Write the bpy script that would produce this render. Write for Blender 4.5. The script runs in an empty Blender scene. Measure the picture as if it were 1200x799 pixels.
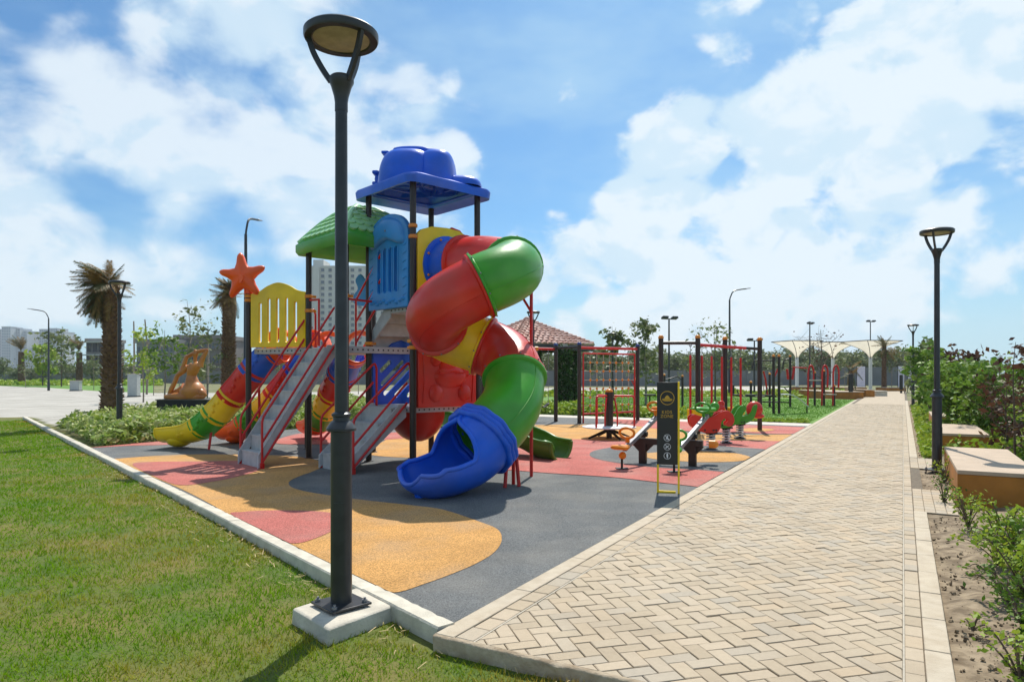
import bpy, bmesh, math, random
import numpy as np
from mathutils import Vector, Matrix, geometry
random.seed(7); rng = np.random.default_rng(11)
S = bpy.context.scene; COL = S.collection
PI = math.pi; R = math.radians
# ---------------------------------------------------------------- camera
cd = bpy.data.cameras.new('camera'); cam = bpy.data.objects.new('camera', cd); COL.objects.link(cam)
cam.location = (0, 0, 1.6); cam.rotation_euler = (R(90), 0, 0)
cd.sensor_width = 36; cd.lens = 24.0; cd.shift_y = 0.0315; cd.clip_start = 0.05; cd.clip_end = 6000
S.camera = cam
# ---------------------------------------------------------------- sun
SUN_AZ = R(14); SUN_EL = R(54.5)        # azimuth clockwise from +Y
sdir = Vector((math.sin(SUN_AZ)*math.cos(SUN_EL), math.cos(SUN_AZ)*math.cos(SUN_EL), math.sin(SUN_EL)))
sl = bpy.data.lights.new('sun', 'SUN'); sl.energy = 3.3; sl.angle = R(0.5); sl.color = (1, .95, .86)
so = bpy.data.objects.new('sun', sl); COL.objects.link(so); so.rotation_euler = sdir.to_track_quat('Z', 'Y').to_euler()
# ---------------------------------------------------------------- colour management
S.view_settings.view_transform = 'Standard'; S.view_settings.look = 'None'
S.view_settings.exposure = 0.68; S.view_settings.gamma = 1; S.view_settings.use_curve_mapping = False
# ---------------------------------------------------------------- world: Nishita sky with cumulus clouds
W = bpy.data.worlds.new('World'); S.world = W; W.use_nodes = True
nt = W.node_tree; N = nt.nodes; L = nt.links; N.clear()
def wn(t, **k):
    n = N.new(t)
    for a, b in k.items(): setattr(n, a, b)
    return n
out = wn('ShaderNodeOutputWorld'); bg = wn('ShaderNodeBackground'); bg.inputs[1].default_value = 0.1
L.new(bg.outputs[0], out.inputs[0])
sky = wn('ShaderNodeTexSky', sky_type='NISHITA', sun_disc=False, sun_elevation=SUN_EL, sun_rotation=SUN_AZ,
         air_density=1.0, dust_density=1.2, ozone_density=1.6, altitude=200)
tc = wn('ShaderNodeTexCoord')
def wm(op, a, b=None, c=None, clamp=False):
    n = wn('ShaderNodeMath', operation=op, use_clamp=clamp)
    for i, v in enumerate((a, b, c)):
        if v is None: continue
        if isinstance(v, (int, float)): n.inputs[i].default_value = v
        else: L.new(v, n.inputs[i])
    return n.outputs[0]
def sm(v, lo, hi, a=0., b=1.):
    n = wn('ShaderNodeMapRange', interpolation_type='SMOOTHSTEP'); L.new(v, n.inputs[0])
    for i, x in enumerate((lo, hi, a, b)): n.inputs[i+1].default_value = x
    return n.outputs[0]
def noise(scale, det, rough, off=(0,0,0), sc=(1,1,1.5), dist=0.0):
    m = wn('ShaderNodeMapping'); L.new(tc.outputs['Generated'], m.inputs[0])
    m.inputs['Location'].default_value = off; m.inputs['Scale'].default_value = sc
    n = wn('ShaderNodeTexNoise'); L.new(m.outputs[0], n.inputs['Vector'])
    n.inputs['Scale'].default_value = scale; n.inputs['Detail'].default_value = det
    n.inputs['Roughness'].default_value = rough; n.inputs['Distortion'].default_value = dist
    return n.outputs[0]
def ndir(px, py):
    v = Vector(((px-600)/800, 1, (437-py)/800)); v.normalize(); return v
# cloud banks (where the sky holds them), as directions and angular radii in degrees
banks = [(260,100,12,.20),(140,80,4,.12),(400,190,10,.19),(500,185,4,.17),(40,290,5,.22),(190,320,5,.18),
         (1040,60,4.5,.25),(1150,120,7,.21),(960,175,7,.25),(840,210,7,.28),(760,270,6,.26),(780,330,9,.2),(1040,250,9,.20),
         (680,350,8,.18),(1000,385,4,.22),(880,30,5,.12),(-700,120,25,.15),(2200,200,25,.15)]
acc = None
for px, py, rad, amp in banks:
    d = ndir(px, py)
    dp = wn('ShaderNodeVectorMath', operation='DOT_PRODUCT'); L.new(tc.outputs['Generated'], dp.inputs[0]); dp.inputs[1].default_value = d
    v = sm(dp.outputs['Value'], math.cos(R(rad*1.35)), math.cos(R(rad*.45)), 0, amp)
    acc = v if acc is None else wm('MAXIMUM', acc, v)
sz_ = wn('ShaderNodeSeparateXYZ'); L.new(tc.outputs['Generated'], sz_.inputs[0])
acc = wm('MAXIMUM', acc, wm('MAXIMUM', sm(sz_.outputs[2], .48, .68, 0, .10), sm(sz_.outputs[1], .2, -.15, 0, .10)))   # broken cloud carried on overhead and behind, added unseen to whiten and raise fill
f1 = noise(3.4, 9, .52, (3.1,1.2,.4), dist=.25); f2 = noise(11, 6, .55, (1,5,2), dist=.5)
puff = wn('ShaderNodeTexVoronoi', feature='SMOOTH_F1'); puff.inputs['Scale'].default_value = 17; puff.inputs['Smoothness'].default_value = .6
mp = wn('ShaderNodeMapping'); L.new(tc.outputs['Generated'], mp.inputs[0]); mp.inputs['Scale'].default_value = (1,1,1.3); L.new(mp.outputs[0], puff.inputs['Vector'])
pf = wm('MULTIPLY', wm('SUBTRACT', .5, puff.outputs['Distance']), .15)
dens = wm('ADD', wm('ADD', wm('MULTIPLY', f1, .75), wm('MULTIPLY', f2, .22)), wm('ADD', acc, pf))
sx_ = wn('ShaderNodeSeparateXYZ'); L.new(tc.outputs['Generated'], sx_.inputs[0])
crisp = sm(sx_.outputs[0], -.25, .10); a1 = sm(dens, .585, .655); a2 = sm(dens, .55, .71)
alpha = wm('ADD', wm('MULTIPLY', a1, crisp), wm('MULTIPLY', wm('MULTIPLY', a2, .92), wm('SUBTRACT', 1, crisp)))
f1b = noise(3.4, 9, .52, (3.1,1.2,.4+.075), dist=.25); f2b = noise(11, 6, .55, (1,5,2+.04), dist=.5)
veil = sm(noise(2.0, 5, .6, (7,2,4), (1,1,2.6)), .40, .72, .0, .45)
rel = wm('ADD', wm('MULTIPLY', wm('SUBTRACT', f1, f1b), 1.0), wm('MULTIPLY', wm('SUBTRACT', f2, f2b), .55))
sh = sm(rel, -.07, .04)
ccol = wn('ShaderNodeMixRGB'); ccol.inputs[1].default_value = (4.2,5.3,6.1,1); ccol.inputs[2].default_value = (5.35,5.95,6.35,1); L.new(sh, ccol.inputs[0])
core = sm(dens, .62, .80); cc2 = wn('ShaderNodeMixRGB'); L.new(wm('MULTIPLY', core, .25), cc2.inputs[0]); L.new(ccol.outputs[0], cc2.inputs[1]); cc2.inputs[2].default_value = (5.35,5.95,6.35,1)
tint = wn('ShaderNodeMixRGB', blend_type='MULTIPLY'); tint.inputs[0].default_value = 1; tint.inputs[2].default_value = (.35,.60,.76,1); L.new(sky.outputs[0], tint.inputs[1])
hv = sm(sx_.outputs[2], -.02, .22, .85, 0); mv = wn('ShaderNodeMixRGB'); L.new(wm('MAXIMUM', veil, hv), mv.inputs[0]); L.new(tint.outputs[0], mv.inputs[1]); mv.inputs[2].default_value = (3.7,5.2,6.0,1)
mc = wn('ShaderNodeMixRGB'); L.new(wm('MULTIPLY', alpha, .93), mc.inputs[0]); L.new(mv.outputs[0], mc.inputs[1]); L.new(cc2.outputs[0], mc.inputs[2])
L.new(mc.outputs[0], bg.inputs[0])
# ---------------------------------------------------------------- geometry helpers
def G(px, py):                                   # where a sight line of the survey photo meets the ground
    d = 1280/(py-437); return ((px-600)/800*d, d)
def at(px, d): return ((px-600)/800*d, d)
ca, sa = math.cos(R(29.8)), math.sin(R(29.8))
def PW(X, Y): return (X*ca+Y*sa, -X*sa+Y*ca)     # path frame -> world
def WP(x, y): return (x*ca-y*sa, x*sa+y*ca)
PROT = -R(29.8)
class MB:
    def __init__(s): s.v = []; s.f = []; s.mi = []; s.m = 0
    def add(s, vs, fs):
        o = len(s.v); s.v += [tuple(v) for v in vs]; s.f += [tuple(i+o for i in f) for f in fs]; s.mi += [s.m]*len(fs); return s
    def box(s, c, size, rz=0, M=None):
        x, y, z = [q/2 for q in size]
        vs = [Vector((a*x, b*y, g*z)) for g in (-1, 1) for a, b in ((-1,-1),(1,-1),(1,1),(-1,1))]
        m = M if M is not None else Matrix.Rotation(rz, 3, 'Z')
        vs = [m @ v + Vector(c) for v in vs]
        return s.add(vs, [(3,2,1,0),(4,5,6,7),(0,1,5,4),(1,2,6,5),(2,3,7,6),(3,0,4,7)])
    def tube(s, pts, r, n=8, cap=True, closed=False, up=None):
        P = [Vector(p) for p in pts]; k = len(P); rs = r if isinstance(r, (list, tuple)) else [r]*k
        T = []
        for i in range(k):
            a = P[(i-1) % k] if (closed or i > 0) else P[i]; b = P[(i+1) % k] if (closed or i < k-1) else P[i]
            t = (b-a); T.append(t.normalized() if t.length > 1e-9 else Vector((0,0,1)))
        nrm = T[0].orthogonal().normalized() if up is None else (Vector(up)-T[0]*Vector(up).dot(T[0])).normalized()
        rings = []
        for i in range(k):
            if i > 0:
                q = T[i-1].rotation_difference(T[i]); nrm = (q @ nrm); nrm = (nrm-T[i]*nrm.dot(T[i])).normalized()
            b = T[i].cross(nrm)
            rings.append([P[i]+(nrm*math.cos(2*PI*j/n)+b*math.sin(2*PI*j/n))*rs[i] for j in range(n)])
        vs = [v for g in rings for v in g]; fs = []
        for i in range(k if closed else k-1):
            i2 = (i+1) % k
            for j in range(n): fs.append((i*n+j, i*n+(j+1) % n, i2*n+(j+1) % n, i2*n+j))
        if cap and not closed: fs += [tuple(range(n-1, -1, -1)), tuple((k-1)*n+j for j in range(n))]
        return s.add(vs, fs)
    def cyl(s, a, b, r0, r1=None, n=12): return s.tube([a, b], [r0, r0 if r1 is None else r1], n)
    def lathe(s, prof, c=(0,0,0), n=20, M=None):
        vs = []; fs = []; k = len(prof)
        for r, z in prof:
            for j in range(n):
                v = Vector((r*math.cos(2*PI*j/n), r*math.sin(2*PI*j/n), z))
                vs.append((M @ v if M is not None else v)+Vector(c))
        for i in range(k-1):
            for j in range(n): fs.append((i*n+j, i*n+(j+1) % n, (i+1)*n+(j+1) % n, (i+1)*n+j))
        if prof[0][0] > 1e-4: fs.append(tuple(range(n-1, -1, -1)))
        if prof[-1][0] > 1e-4: fs.append(tuple((k-1)*n+j for j in range(n)))
        return s.add(vs, fs)
    def ball(s, c, r, n=10, M=None):
        k = max(4, n//2+1); rr = r if isinstance(r, (tuple, list)) else (r, r, r); vs = []; fs = []
        for i in range(k+1):
            a = PI*i/k
            for j in range(n):
                v = Vector((rr[0]*math.sin(a)*math.cos(2*PI*j/n), rr[1]*math.sin(a)*math.sin(2*PI*j/n), rr[2]*math.cos(a)))
                vs.append((M @ v if M is not None else v)+Vector(c))
        for i in range(k):
            for j in range(n): fs.append((i*n+j, (i+1)*n+j, (i+1)*n+(j+1) % n, i*n+(j+1) % n))
        return s.add(vs, fs)
    def plate(s, outline, holes, th, O, ex, ey):
        """flat plate with holes: 2D outline in the (ex, ey) plane at O, thickness th along ex x ey, centred"""
        ex = Vector(ex).to_3d().normalized(); ey = Vector(ey).to_3d().normalized(); nz = ex.cross(ey).normalized(); O = Vector(O)
        pts = [Vector(p) for p in outline]; edges = [(i, (i+1) % len(pts)) for i in range(len(pts))]
        for h in holes:
            o = len(pts); pts += [Vector(p) for p in h]; edges += [(o+i, o+(i+1) % len(h)) for i in range(len(h))]
        r = geometry.delaunay_2d_cdt(pts, edges, [], 0, 1e-6); V2 = r[0]; F = r[2]
        def inside(p, poly):
            c = False; j = len(poly)-1
            for i in range(len(poly)):
                a, b = poly[i], poly[j]
                if (a[1] > p[1]) != (b[1] > p[1]) and p[0] < (b[0]-a[0])*(p[1]-a[1])/(b[1]-a[1])+a[0]: c = not c
                j = i
            return c
        keep = []
        for f in F:
            c = sum((V2[i] for i in f), Vector((0,0)))/len(f)
            if inside(c, outline) and not any(inside(c, h) for h in holes): keep.append(tuple(f))
        n = len(V2); vs = [O+ex*p[0]+ey*p[1]+nz*th/2 for p in V2]+[O+ex*p[0]+ey*p[1]-nz*th/2 for p in V2]
        fs = []; cnt = {}
        for f in keep:
            a = 0
            for i in range(len(f)): p, q = V2[f[i]], V2[f[(i+1) % len(f)]]; a += p[0]*q[1]-q[0]*p[1]
            if a < 0: f = f[::-1]
            fs.append(f); fs.append(tuple(i+n for i in f[::-1]))
            for i in range(len(f)): cnt[(f[i], f[(i+1) % len(f)])] = 1
        for (a, b) in cnt:
            if (b, a) not in cnt: fs.append((b, a, a+n, b+n))
        return s.add(vs, fs)
    def build(s, name, mat, parent=None, off=(0,0,0), smooth=None, bevel=None, label=None, cat=None, group=None, kind=None, solid=None, seg=2):
        me = bpy.data.meshes.new(name); o = Vector(off)
        me.from_pydata([Vector(v)-o for v in s.v], [], s.f)
        mats = mat if isinstance(mat, (list, tuple)) else [mat]
        for m in mats: me.materials.append(m)
        if len(mats) > 1: me.polygons.foreach_set('material_index', s.mi)
        me.update()
        ob = bpy.data.objects.new(name, me); COL.objects.link(ob)
        if parent is not None: ob.parent = parent
        elif any(off): ob.location = off
        if smooth or bevel:
            me.polygons.foreach_set('use_smooth', [True]*len(me.polygons)); me.set_sharp_from_angle(angle=R(smooth or 40))
        if solid: m = ob.modifiers.new('s', 'SOLIDIFY'); m.thickness = solid; m.offset = 0
        if bevel: m = ob.modifiers.new('b', 'BEVEL'); m.width = bevel; m.segments = seg; m.limit_method = 'ANGLE'; m.angle_limit = R(35)
        tag(ob, label, cat, group, kind); return ob
def tag(o, label=None, cat=None, group=None, kind=None):
    if label: o['label'] = label
    if cat: o['category'] = cat
    if group: o['group'] = group
    if kind: o['kind'] = kind
    return o
def thing(name, label, cat, loc=(0,0,0), rz=0, group=None):
    o = bpy.data.objects.new(name, None); COL.objects.link(o); o.empty_display_size = .1
    o.location = loc; o.rotation_euler = (0,0,rz); return tag(o, label, cat, group)
def copy_tree(o, parent=None, loc=None, rz=None, sc=None, label=None):
    c = o.copy(); COL.objects.link(c)
    if parent is not None: c.parent = parent
    if loc is not None: c.location = loc
    if rz is not None: c.rotation_euler = (0,0,rz)
    if sc is not None: c.scale = sc if isinstance(sc, tuple) else (sc,)*3
    if label: c['label'] = label
    for ch in list(o.children): copy_tree(ch, c)
    return c
def inst(me, name, parent=None, loc=(0,0,0), rot=(0,0,0), sc=(1,1,1)):
    o = bpy.data.objects.new(name, me); COL.objects.link(o)
    if parent is not None: o.parent = parent
    o.location = loc; o.rotation_euler = rot; o.scale = sc; return o
def struct(o): o['kind'] = 'structure'; return o
def sheet(name, poly, z, mat, parent=None, kind='structure'):
    m = MB(); m.add([(p[0], p[1], z) for p in poly], []); pts = [Vector(p[:2]) for p in poly]
    r = geometry.delaunay_2d_cdt(pts, [(i, (i+1) % len(pts)) for i in range(len(pts))], [], 1, 1e-6)
    m = MB(); fs = []
    for f in r[2]:
        a = sum(r[0][f[i]][0]*r[0][f[(i+1) % len(f)]][1]-r[0][f[(i+1) % len(f)]][0]*r[0][f[i]][1] for i in range(len(f)))
        fs.append(tuple(f) if a > 0 else tuple(f[::-1]))
    m.add([(p[0], p[1], z) for p in r[0]], fs)
    return m.build(name, mat, parent, kind=kind if parent is None else None)
def spl(pts, n=8, closed=False):
    P = [Vector(p) for p in pts]; k = len(P); o = []
    for i in range(k if closed else k-1):
        if closed: a, b, c, d = P[(i-1) % k], P[i], P[(i+1) % k], P[(i+2) % k]
        else: a, b, c, d = P[max(i-1, 0)], P[i], P[i+1], P[min(i+2, k-1)]
        for j in range(n):
            t = j/n; o.append(.5*((2*b)+(c-a)*t+(2*a-5*b+4*c-d)*t*t+(3*b-a-3*c+d)*t**3))
    if not closed: o.append(P[-1])
    return o
def arc(cx, cy, r, a0, a1, n): return [(cx+r*math.cos(R(a0+(a1-a0)*i/n)), cy+r*math.sin(R(a0+(a1-a0)*i/n))) for i in range(n+1)]
def slot(cx, y0, y1, w, n=5): return arc(cx, y1-w/2, w/2, 0, 180, n)+arc(cx, y0+w/2, w/2, 180, 360, n)
# ---------------------------------------------------------------- materials
def mat(name, c, rough=.6, var=.12, scale=6, bump=.0, bscale=60, metal=0., c2=None, coord='Object', detail=4, spec=.5, rnd=None, speck=0, coat=0, lo=.35, hi=.65, transl=0, wear=0, wcol=(.42,.38,.32)):
    m = bpy.data.materials.new(name); m.use_nodes = True; t = m.node_tree; n = t.nodes; l = t.links
    b = n['Principled BSDF']; b.inputs['Roughness'].default_value = rough; b.inputs['Metallic'].default_value = metal
    b.inputs['Specular IOR Level'].default_value = spec
    if coat: b.inputs['Coat Weight'].default_value = coat; b.inputs['Coat Roughness'].default_value = .12
    tcn = n.new('ShaderNodeTexCoord')
    vec = tcn.outputs['Object']
    if coord == 'World': g = n.new('ShaderNodeNewGeometry'); vec = g.outputs['Position']
    def nz(s, d=4):
        x = n.new('ShaderNodeTexNoise'); l.new(vec, x.inputs['Vector']); x.inputs['Scale'].default_value = s; x.inputs['Detail'].default_value = d; return x
    A = n.new('ShaderNodeMixRGB'); c = tuple(c)
    d = tuple(c2) if c2 else tuple(min(1, q*(1+var)) for q in c)
    e = c if c2 else tuple(q*(1-var) for q in c)
    A.inputs[1].default_value = (*e, 1); A.inputs[2].default_value = (*d, 1)
    mr = n.new('ShaderNodeMapRange'); mr.inputs[1].default_value = lo; mr.inputs[2].default_value = hi
    l.new(nz(scale, detail).outputs[0], mr.inputs[0]); l.new(mr.outputs[0], A.inputs[0]); col = A.outputs[0]
    if rnd:
        if rnd[0] == 'island': g = n.new('ShaderNodeNewGeometry'); rv = g.outputs['Random Per Island']
        else: g = n.new('ShaderNodeObjectInfo'); rv = g.outputs['Random']
        rp = n.new('ShaderNodeValToRGB'); cr = rp.color_ramp
        cols = rnd[1]; cr.elements[0].color = (*cols[0], 1); cr.elements[-1].color = (*cols[-1], 1)
        for i, q in enumerate(cols[1:-1]): el = cr.elements.new((i+1)/(len(cols)-1)); el.color = (*q, 1)
        l.new(rv, rp.inputs[0])
        X = n.new('ShaderNodeMixRGB'); X.inputs[0].default_value = rnd[2]; l.new(col, X.inputs[1]); l.new(rp.outputs[0], X.inputs[2]); col = X.outputs[0]
    if speck:
        v = n.new('ShaderNodeTexVoronoi'); l.new(vec, v.inputs['Vector']); v.inputs['Scale'].default_value = speck
        sep = n.new('ShaderNodeSeparateColor'); l.new(v.outputs['Color'], sep.inputs[0])
        r2 = n.new('ShaderNodeMapRange'); l.new(sep.outputs[0], r2.inputs[0]); r2.inputs[3].default_value = .62; r2.inputs[4].default_value = 1.45
        X = n.new('ShaderNodeMixRGB'); X.blend_type = 'MULTIPLY'; X.inputs[0].default_value = 1; l.new(col, X.inputs[1]); l.new(r2.outputs[0], X.inputs[2]); col = X.outputs[0]
    if wear:
        w = nz(1.3, 8); r3 = n.new('ShaderNodeMapRange'); l.new(w.outputs[0], r3.inputs[0]); r3.inputs[1].default_value = .45; r3.inputs[2].default_value = .75; r3.inputs[4].default_value = wear
        X = n.new('ShaderNodeMixRGB'); l.new(r3.outputs[0], X.inputs[0]); l.new(col, X.inputs[1]); X.inputs[2].default_value = (*wcol,1); col = X.outputs[0]
    l.new(col, b.inputs['Base Color'])
    rr = n.new('ShaderNodeMapRange'); l.new(nz(scale*2.3, 5).outputs[0], rr.inputs[0]); rr.inputs[3].default_value = max(.05, rough-.12); rr.inputs[4].default_value = min(1, rough+.12); l.new(rr.outputs[0], b.inputs['Roughness'])
    if bump:
        bp = n.new('ShaderNodeBump'); bp.inputs['Strength'].default_value = bump; bp.inputs['Distance'].default_value = .01
        l.new(nz(bscale, 5).outputs[0], bp.inputs['Height']); l.new(bp.outputs[0], b.inputs['Normal'])
    if transl:
        tr = n.new('ShaderNodeBsdfTranslucent'); l.new(col, tr.inputs[0]); ms = n.new('ShaderNodeMixShader'); ms.inputs[0].default_value = transl
        l.new(b.outputs[0], ms.inputs[1]); l.new(tr.outputs[0], ms.inputs[2]); l.new(ms.outputs[0], n['Material Output'].inputs[0])
    return m
def plastic(name, c, **k): return mat(name, c, rough=.36, var=.12, scale=2.2, bump=.12, bscale=26, coat=.08, spec=.36, wear=.13, **k)
M_blue = plastic('plastic_blue', (.008,.11,.66)); M_red = plastic('plastic_red', (.66,.026,.012)); M_rgreen = plastic('roof_green', (.06,.33,.03)); M_green = plastic('plastic_green', (.055,.33,.016))
M_dkgreen = plastic('plastic_olive_green', (.075,.19,.012)); M_yellow = plastic('plastic_yellow', (.90,.60,.008)); M_lblue = plastic('plastic_light_blue', (.018,.24,.62))
M_orange = plastic('plastic_orange', (.92,.10,.004)); M_amber = plastic('plastic_amber', (.78,.25,.006)); M_scale = plastic('plastic_pale_green', (.36,.66,.30)); M_pink = plastic('plastic_faded_red', (.62,.05,.045))
M_post = mat('brown_painted_steel', (.028,.016,.012), .38, .2, 5, spec=.5); M_rail = mat('red_painted_steel', (.60,.012,.010), .35, .12, 5)
M_deck = mat('grey_coated_steel', (.46,.46,.46), .5, .10, 8, bump=.1, bscale=90); M_perf = mat('grey_deck_plate', (.22,.21,.20), .6, .1, 8)
M_lamp = mat('dark_lamp_metal', (.036,.038,.042), .36, .18, 7, metal=.2); M_diff = mat('lamp_diffuser', (.36,.31,.2), .35, .15, 14)
M_conc = mat('kerb_concrete', (.58,.53,.43), .85, .14, 7, bump=.5, bscale=70, coord='World', wear=.35); M_conc2 = mat('plinth_concrete', (.54,.49,.40), .85, .16, 5, bump=.6, bscale=45, wear=.5)
M_black = mat('black_rubber', (.012,.012,.013), .6, .2, 9); M_steel = mat('galvanised_steel', (.22,.22,.235), .38, .12, 14, metal=.3)
M_white = mat('white_paint', (.72,.72,.70), .5, .05, 4); M_gold = mat('gold_print', (.62,.36,.03), .45, .05, 9); M_signblk = mat('black_sign_panel', (.012,.012,.011), .4, .1, 5)
def rub(name, c): return mat(name, c, .9, .09, 1.4, bump=.8, bscale=260, coord='World', speck=130, detail=6, spec=.2, wear=.26)
M_rgrey = rub('rubber_grey', (.145,.15,.15)); M_rorange = rub('rubber_orange', (.56,.30,.10)); M_rpink = rub('rubber_pink', (.48,.15,.125))
tan = [(.33,.25,.16),(.41,.32,.215),(.46,.36,.25),(.39,.31,.21),(.45,.33,.205),(.33,.285,.225),(.43,.345,.245)]
M_brick = mat('paver_single', (.48,.40,.29), .8, .10, 30, bump=.4, bscale=120, coord='World', rnd=('obj', tan, .7), wear=.5, wcol=(.27,.21,.14)); M_brickf = mat('paver_field', (.48,.40,.29), .8, .10, 30, bump=.4, bscale=120, coord='World', rnd=('island', tan, .7), wear=.5, wcol=(.27,.21,.14))
M_joint = mat('sand_joint', (.14,.11,.075), .95, .3, 40, coord='World'); M_tan = mat('paver_far', (.42,.335,.235), .85, .10, 3, coord='World'); M_mortar = mat('pale_mortar', (.44,.39,.31), .9, .1, 20, coord='World')
M_soil = mat('dry_soil', (.13,.09,.05), .95, .2, 9, bump=1, bscale=28, c2=(.31,.235,.15), coord='World', detail=8)
M_earth = mat('park_ground', (.10,.13,.03), .95, .2, .25, bump=1, bscale=4, c2=(.22,.19,.09), coord='World', detail=8)
M_lawn = mat('lawn_ground', (.07,.115,.006), .95, .2, 1.4, bump=1, bscale=40, c2=(.17,.14,.03), coord='World', detail=9)
M_lawn2 = mat('bright_turf', (.08,.19,.015), .95, .2, .7, bump=1, bscale=25, c2=(.13,.25,.025), coord='World', detail=8)
M_road = mat('pale_concrete_road', (.36,.335,.29), .9, .1, .5, bump=.3, bscale=12, c2=(.46,.43,.38), coord='World', detail=8)
M_mall = mat('pale_side_path', (.55,.49,.42), .9, .1, 1.5, c2=(.62,.57,.5), coord='World')
def leafm(name, cols, tr=.3): return mat(name, cols[1], .55, .1, 5, rnd=('island', cols, .85), transl=tr, spec=.3)
L_green = leafm('leaf_green', [(.06,.13,.012),(.10,.20,.018),(.18,.28,.03),(.08,.16,.015)]); L_var = leafm('leaf_variegated', [(.16,.28,.03),(.30,.40,.05),(.58,.58,.25),(.17,.30,.04),(.66,.62,.38)])
L_hedge = leafm('leaf_hedge', [(.08,.17,.02),(.14,.26,.03),(.26,.38,.05),(.10,.20,.02)]); L_dark = leafm('leaf_dark', [(.025,.065,.012),(.045,.10,.016),(.07,.14,.025)]); L_olive = leafm('leaf_olive', [(.11,.14,.05),(.16,.20,.07),(.22,.24,.10),(.09,.12,.05)])
L_red = leafm('leaf_russet', [(.07,.03,.018),(.12,.05,.025),(.05,.022,.016),(.16,.10,.04)]); L_lime = leafm('leaf_lime', [(.18,.31,.025),(.28,.40,.035),(.42,.48,.05),(.13,.24,.02)])
L_palm = leafm('palm_frond_dry', [(.20,.11,.03),(.32,.18,.05),(.14,.12,.03),(.40,.26,.10),(.12,.10,.025)], .2); L_palmg = leafm('palm_frond_green', [(.06,.08,.02),(.09,.11,.03),(.14,.11,.04)], .2)
L_wood = leafm('leaf_far_wood', [(.16,.20,.09),(.22,.26,.11),(.13,.17,.08),(.28,.29,.15)], .2)
M_bark = mat('bark', (.13,.095,.065), .9, .25, 12, bump=.8, bscale=30); M_barkg = mat('pale_bark', (.26,.22,.17), .9, .2, 10, bump=.5, bscale=30); M_palmt = mat('palm_trunk', (.12,.065,.035), .95, .3, 9, bump=.9, bscale=25, c2=(.22,.13,.07))
M_stone = mat('bench_stone_top', (.46,.35,.25), .8, .08, 3, bump=.2, bscale=60); M_stoneb = mat('bench_ochre_side', (.42,.165,.022), .75, .18, 3, bump=.2, bscale=40); M_bronze = mat('sculpture_tan', (.42,.13,.018), .38, .25, 3, c2=(.58,.22,.04), coat=.2)
M_membr = mat('tensile_membrane', (.80,.74,.62), .7, .05, 2, transl=.45)
M_tileR = mat('roof_tile', (.46,.24,.18), .8, .2, 5, rnd=('island', [(.40,.19,.15),(.50,.29,.23),(.62,.44,.38),(.45,.24,.19)], .8)); M_fascia = mat('dark_fascia', (.05,.05,.05), .6)
# ================================================================ THE SETTING
LZ = -.13
sheet('ground', [(-2500,-60),(2500,-60),(2500,2500),(-2500,2500)], LZ-.03, M_earth)
KA = Vector(G(534,731)); KB = Vector(G(108,525)); KD = (KB-KA).normalized(); KN = Vector((-KD.y, KD.x))       # kerb line; KN points to the lawn
if KN.y > 0: KN = -KN
KC = KA+KD*27.5
XL, XR, Y0 = -2.5, .24, 3.4
c0 = Vector(PW(XL, Y0))
# lawn (gently uneven grid)
def GL(px, py): d = 800*(1.6-LZ)/(py-437); return ((px-600)/800*d, d)
def lz(x, y):
    t = (Vector((x, y))-KA).dot(KD); s = (Vector((x, y))-KA).dot(KN); f = max(.42, min(1, (t-1.2)/1.6)); f = max(f, .7*max(0, min(1, (WP(x,y)[0]-XL-.3)/.6))); f = f*f*(3-2*f); return LZ+.055*f*math.exp(-max(0,s)*.15)+.012*hn(x, y)
def hn(x, y): return math.sin(x*1.9+1)*math.cos(y*1.6)*.5+math.sin(x*4.3+y*3.1)*.3+math.sin(x*.7-y*.9)*.7
m = MB(); nx, ny = 120, 90; x0, x1, y0_, y1_ = -34., 9., -3., 26.
vs = [(x0+(x1-x0)*i/nx, y0_+(y1_-y0_)*j/ny) for j in range(ny+1) for i in range(nx+1)]
def inlawn(x, y, e=0.0):
    q = Vector((x, y)); s = (q-KA).dot(KN); X, Y = WP(x, y)
    t = (q-KA).dot(KD)
    if s < .13+e and t > -.35: return False
    if X > XL-.3 and Y > Y0-.02-e and X < XR+.1+e: return False
    if X > XR+e+.0 and Y > Y0-.5: return False
    if X <= XL-.3 and s < .1+e: return False
    return True
fs = []
for j in range(ny):
    for i in range(nx):
        a = j*(nx+1)+i; q = vs[a]; cx, cy = q[0]+.15, q[1]+.14
        s = (Vector((cx,cy))-KA).dot(KN); X, Y = WP(cx, cy)
        if s < -.25 and not (Y < Y0+.3): continue
        if X > XR-.0 and Y > 2.2: continue
        fs.append((a, a+1, a+nx+2, a+nx+1))
m.add([(x, y, lz(x, y)) for x, y in vs], fs); m.build('lawn', M_lawn, smooth=60, kind='structure')
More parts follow.
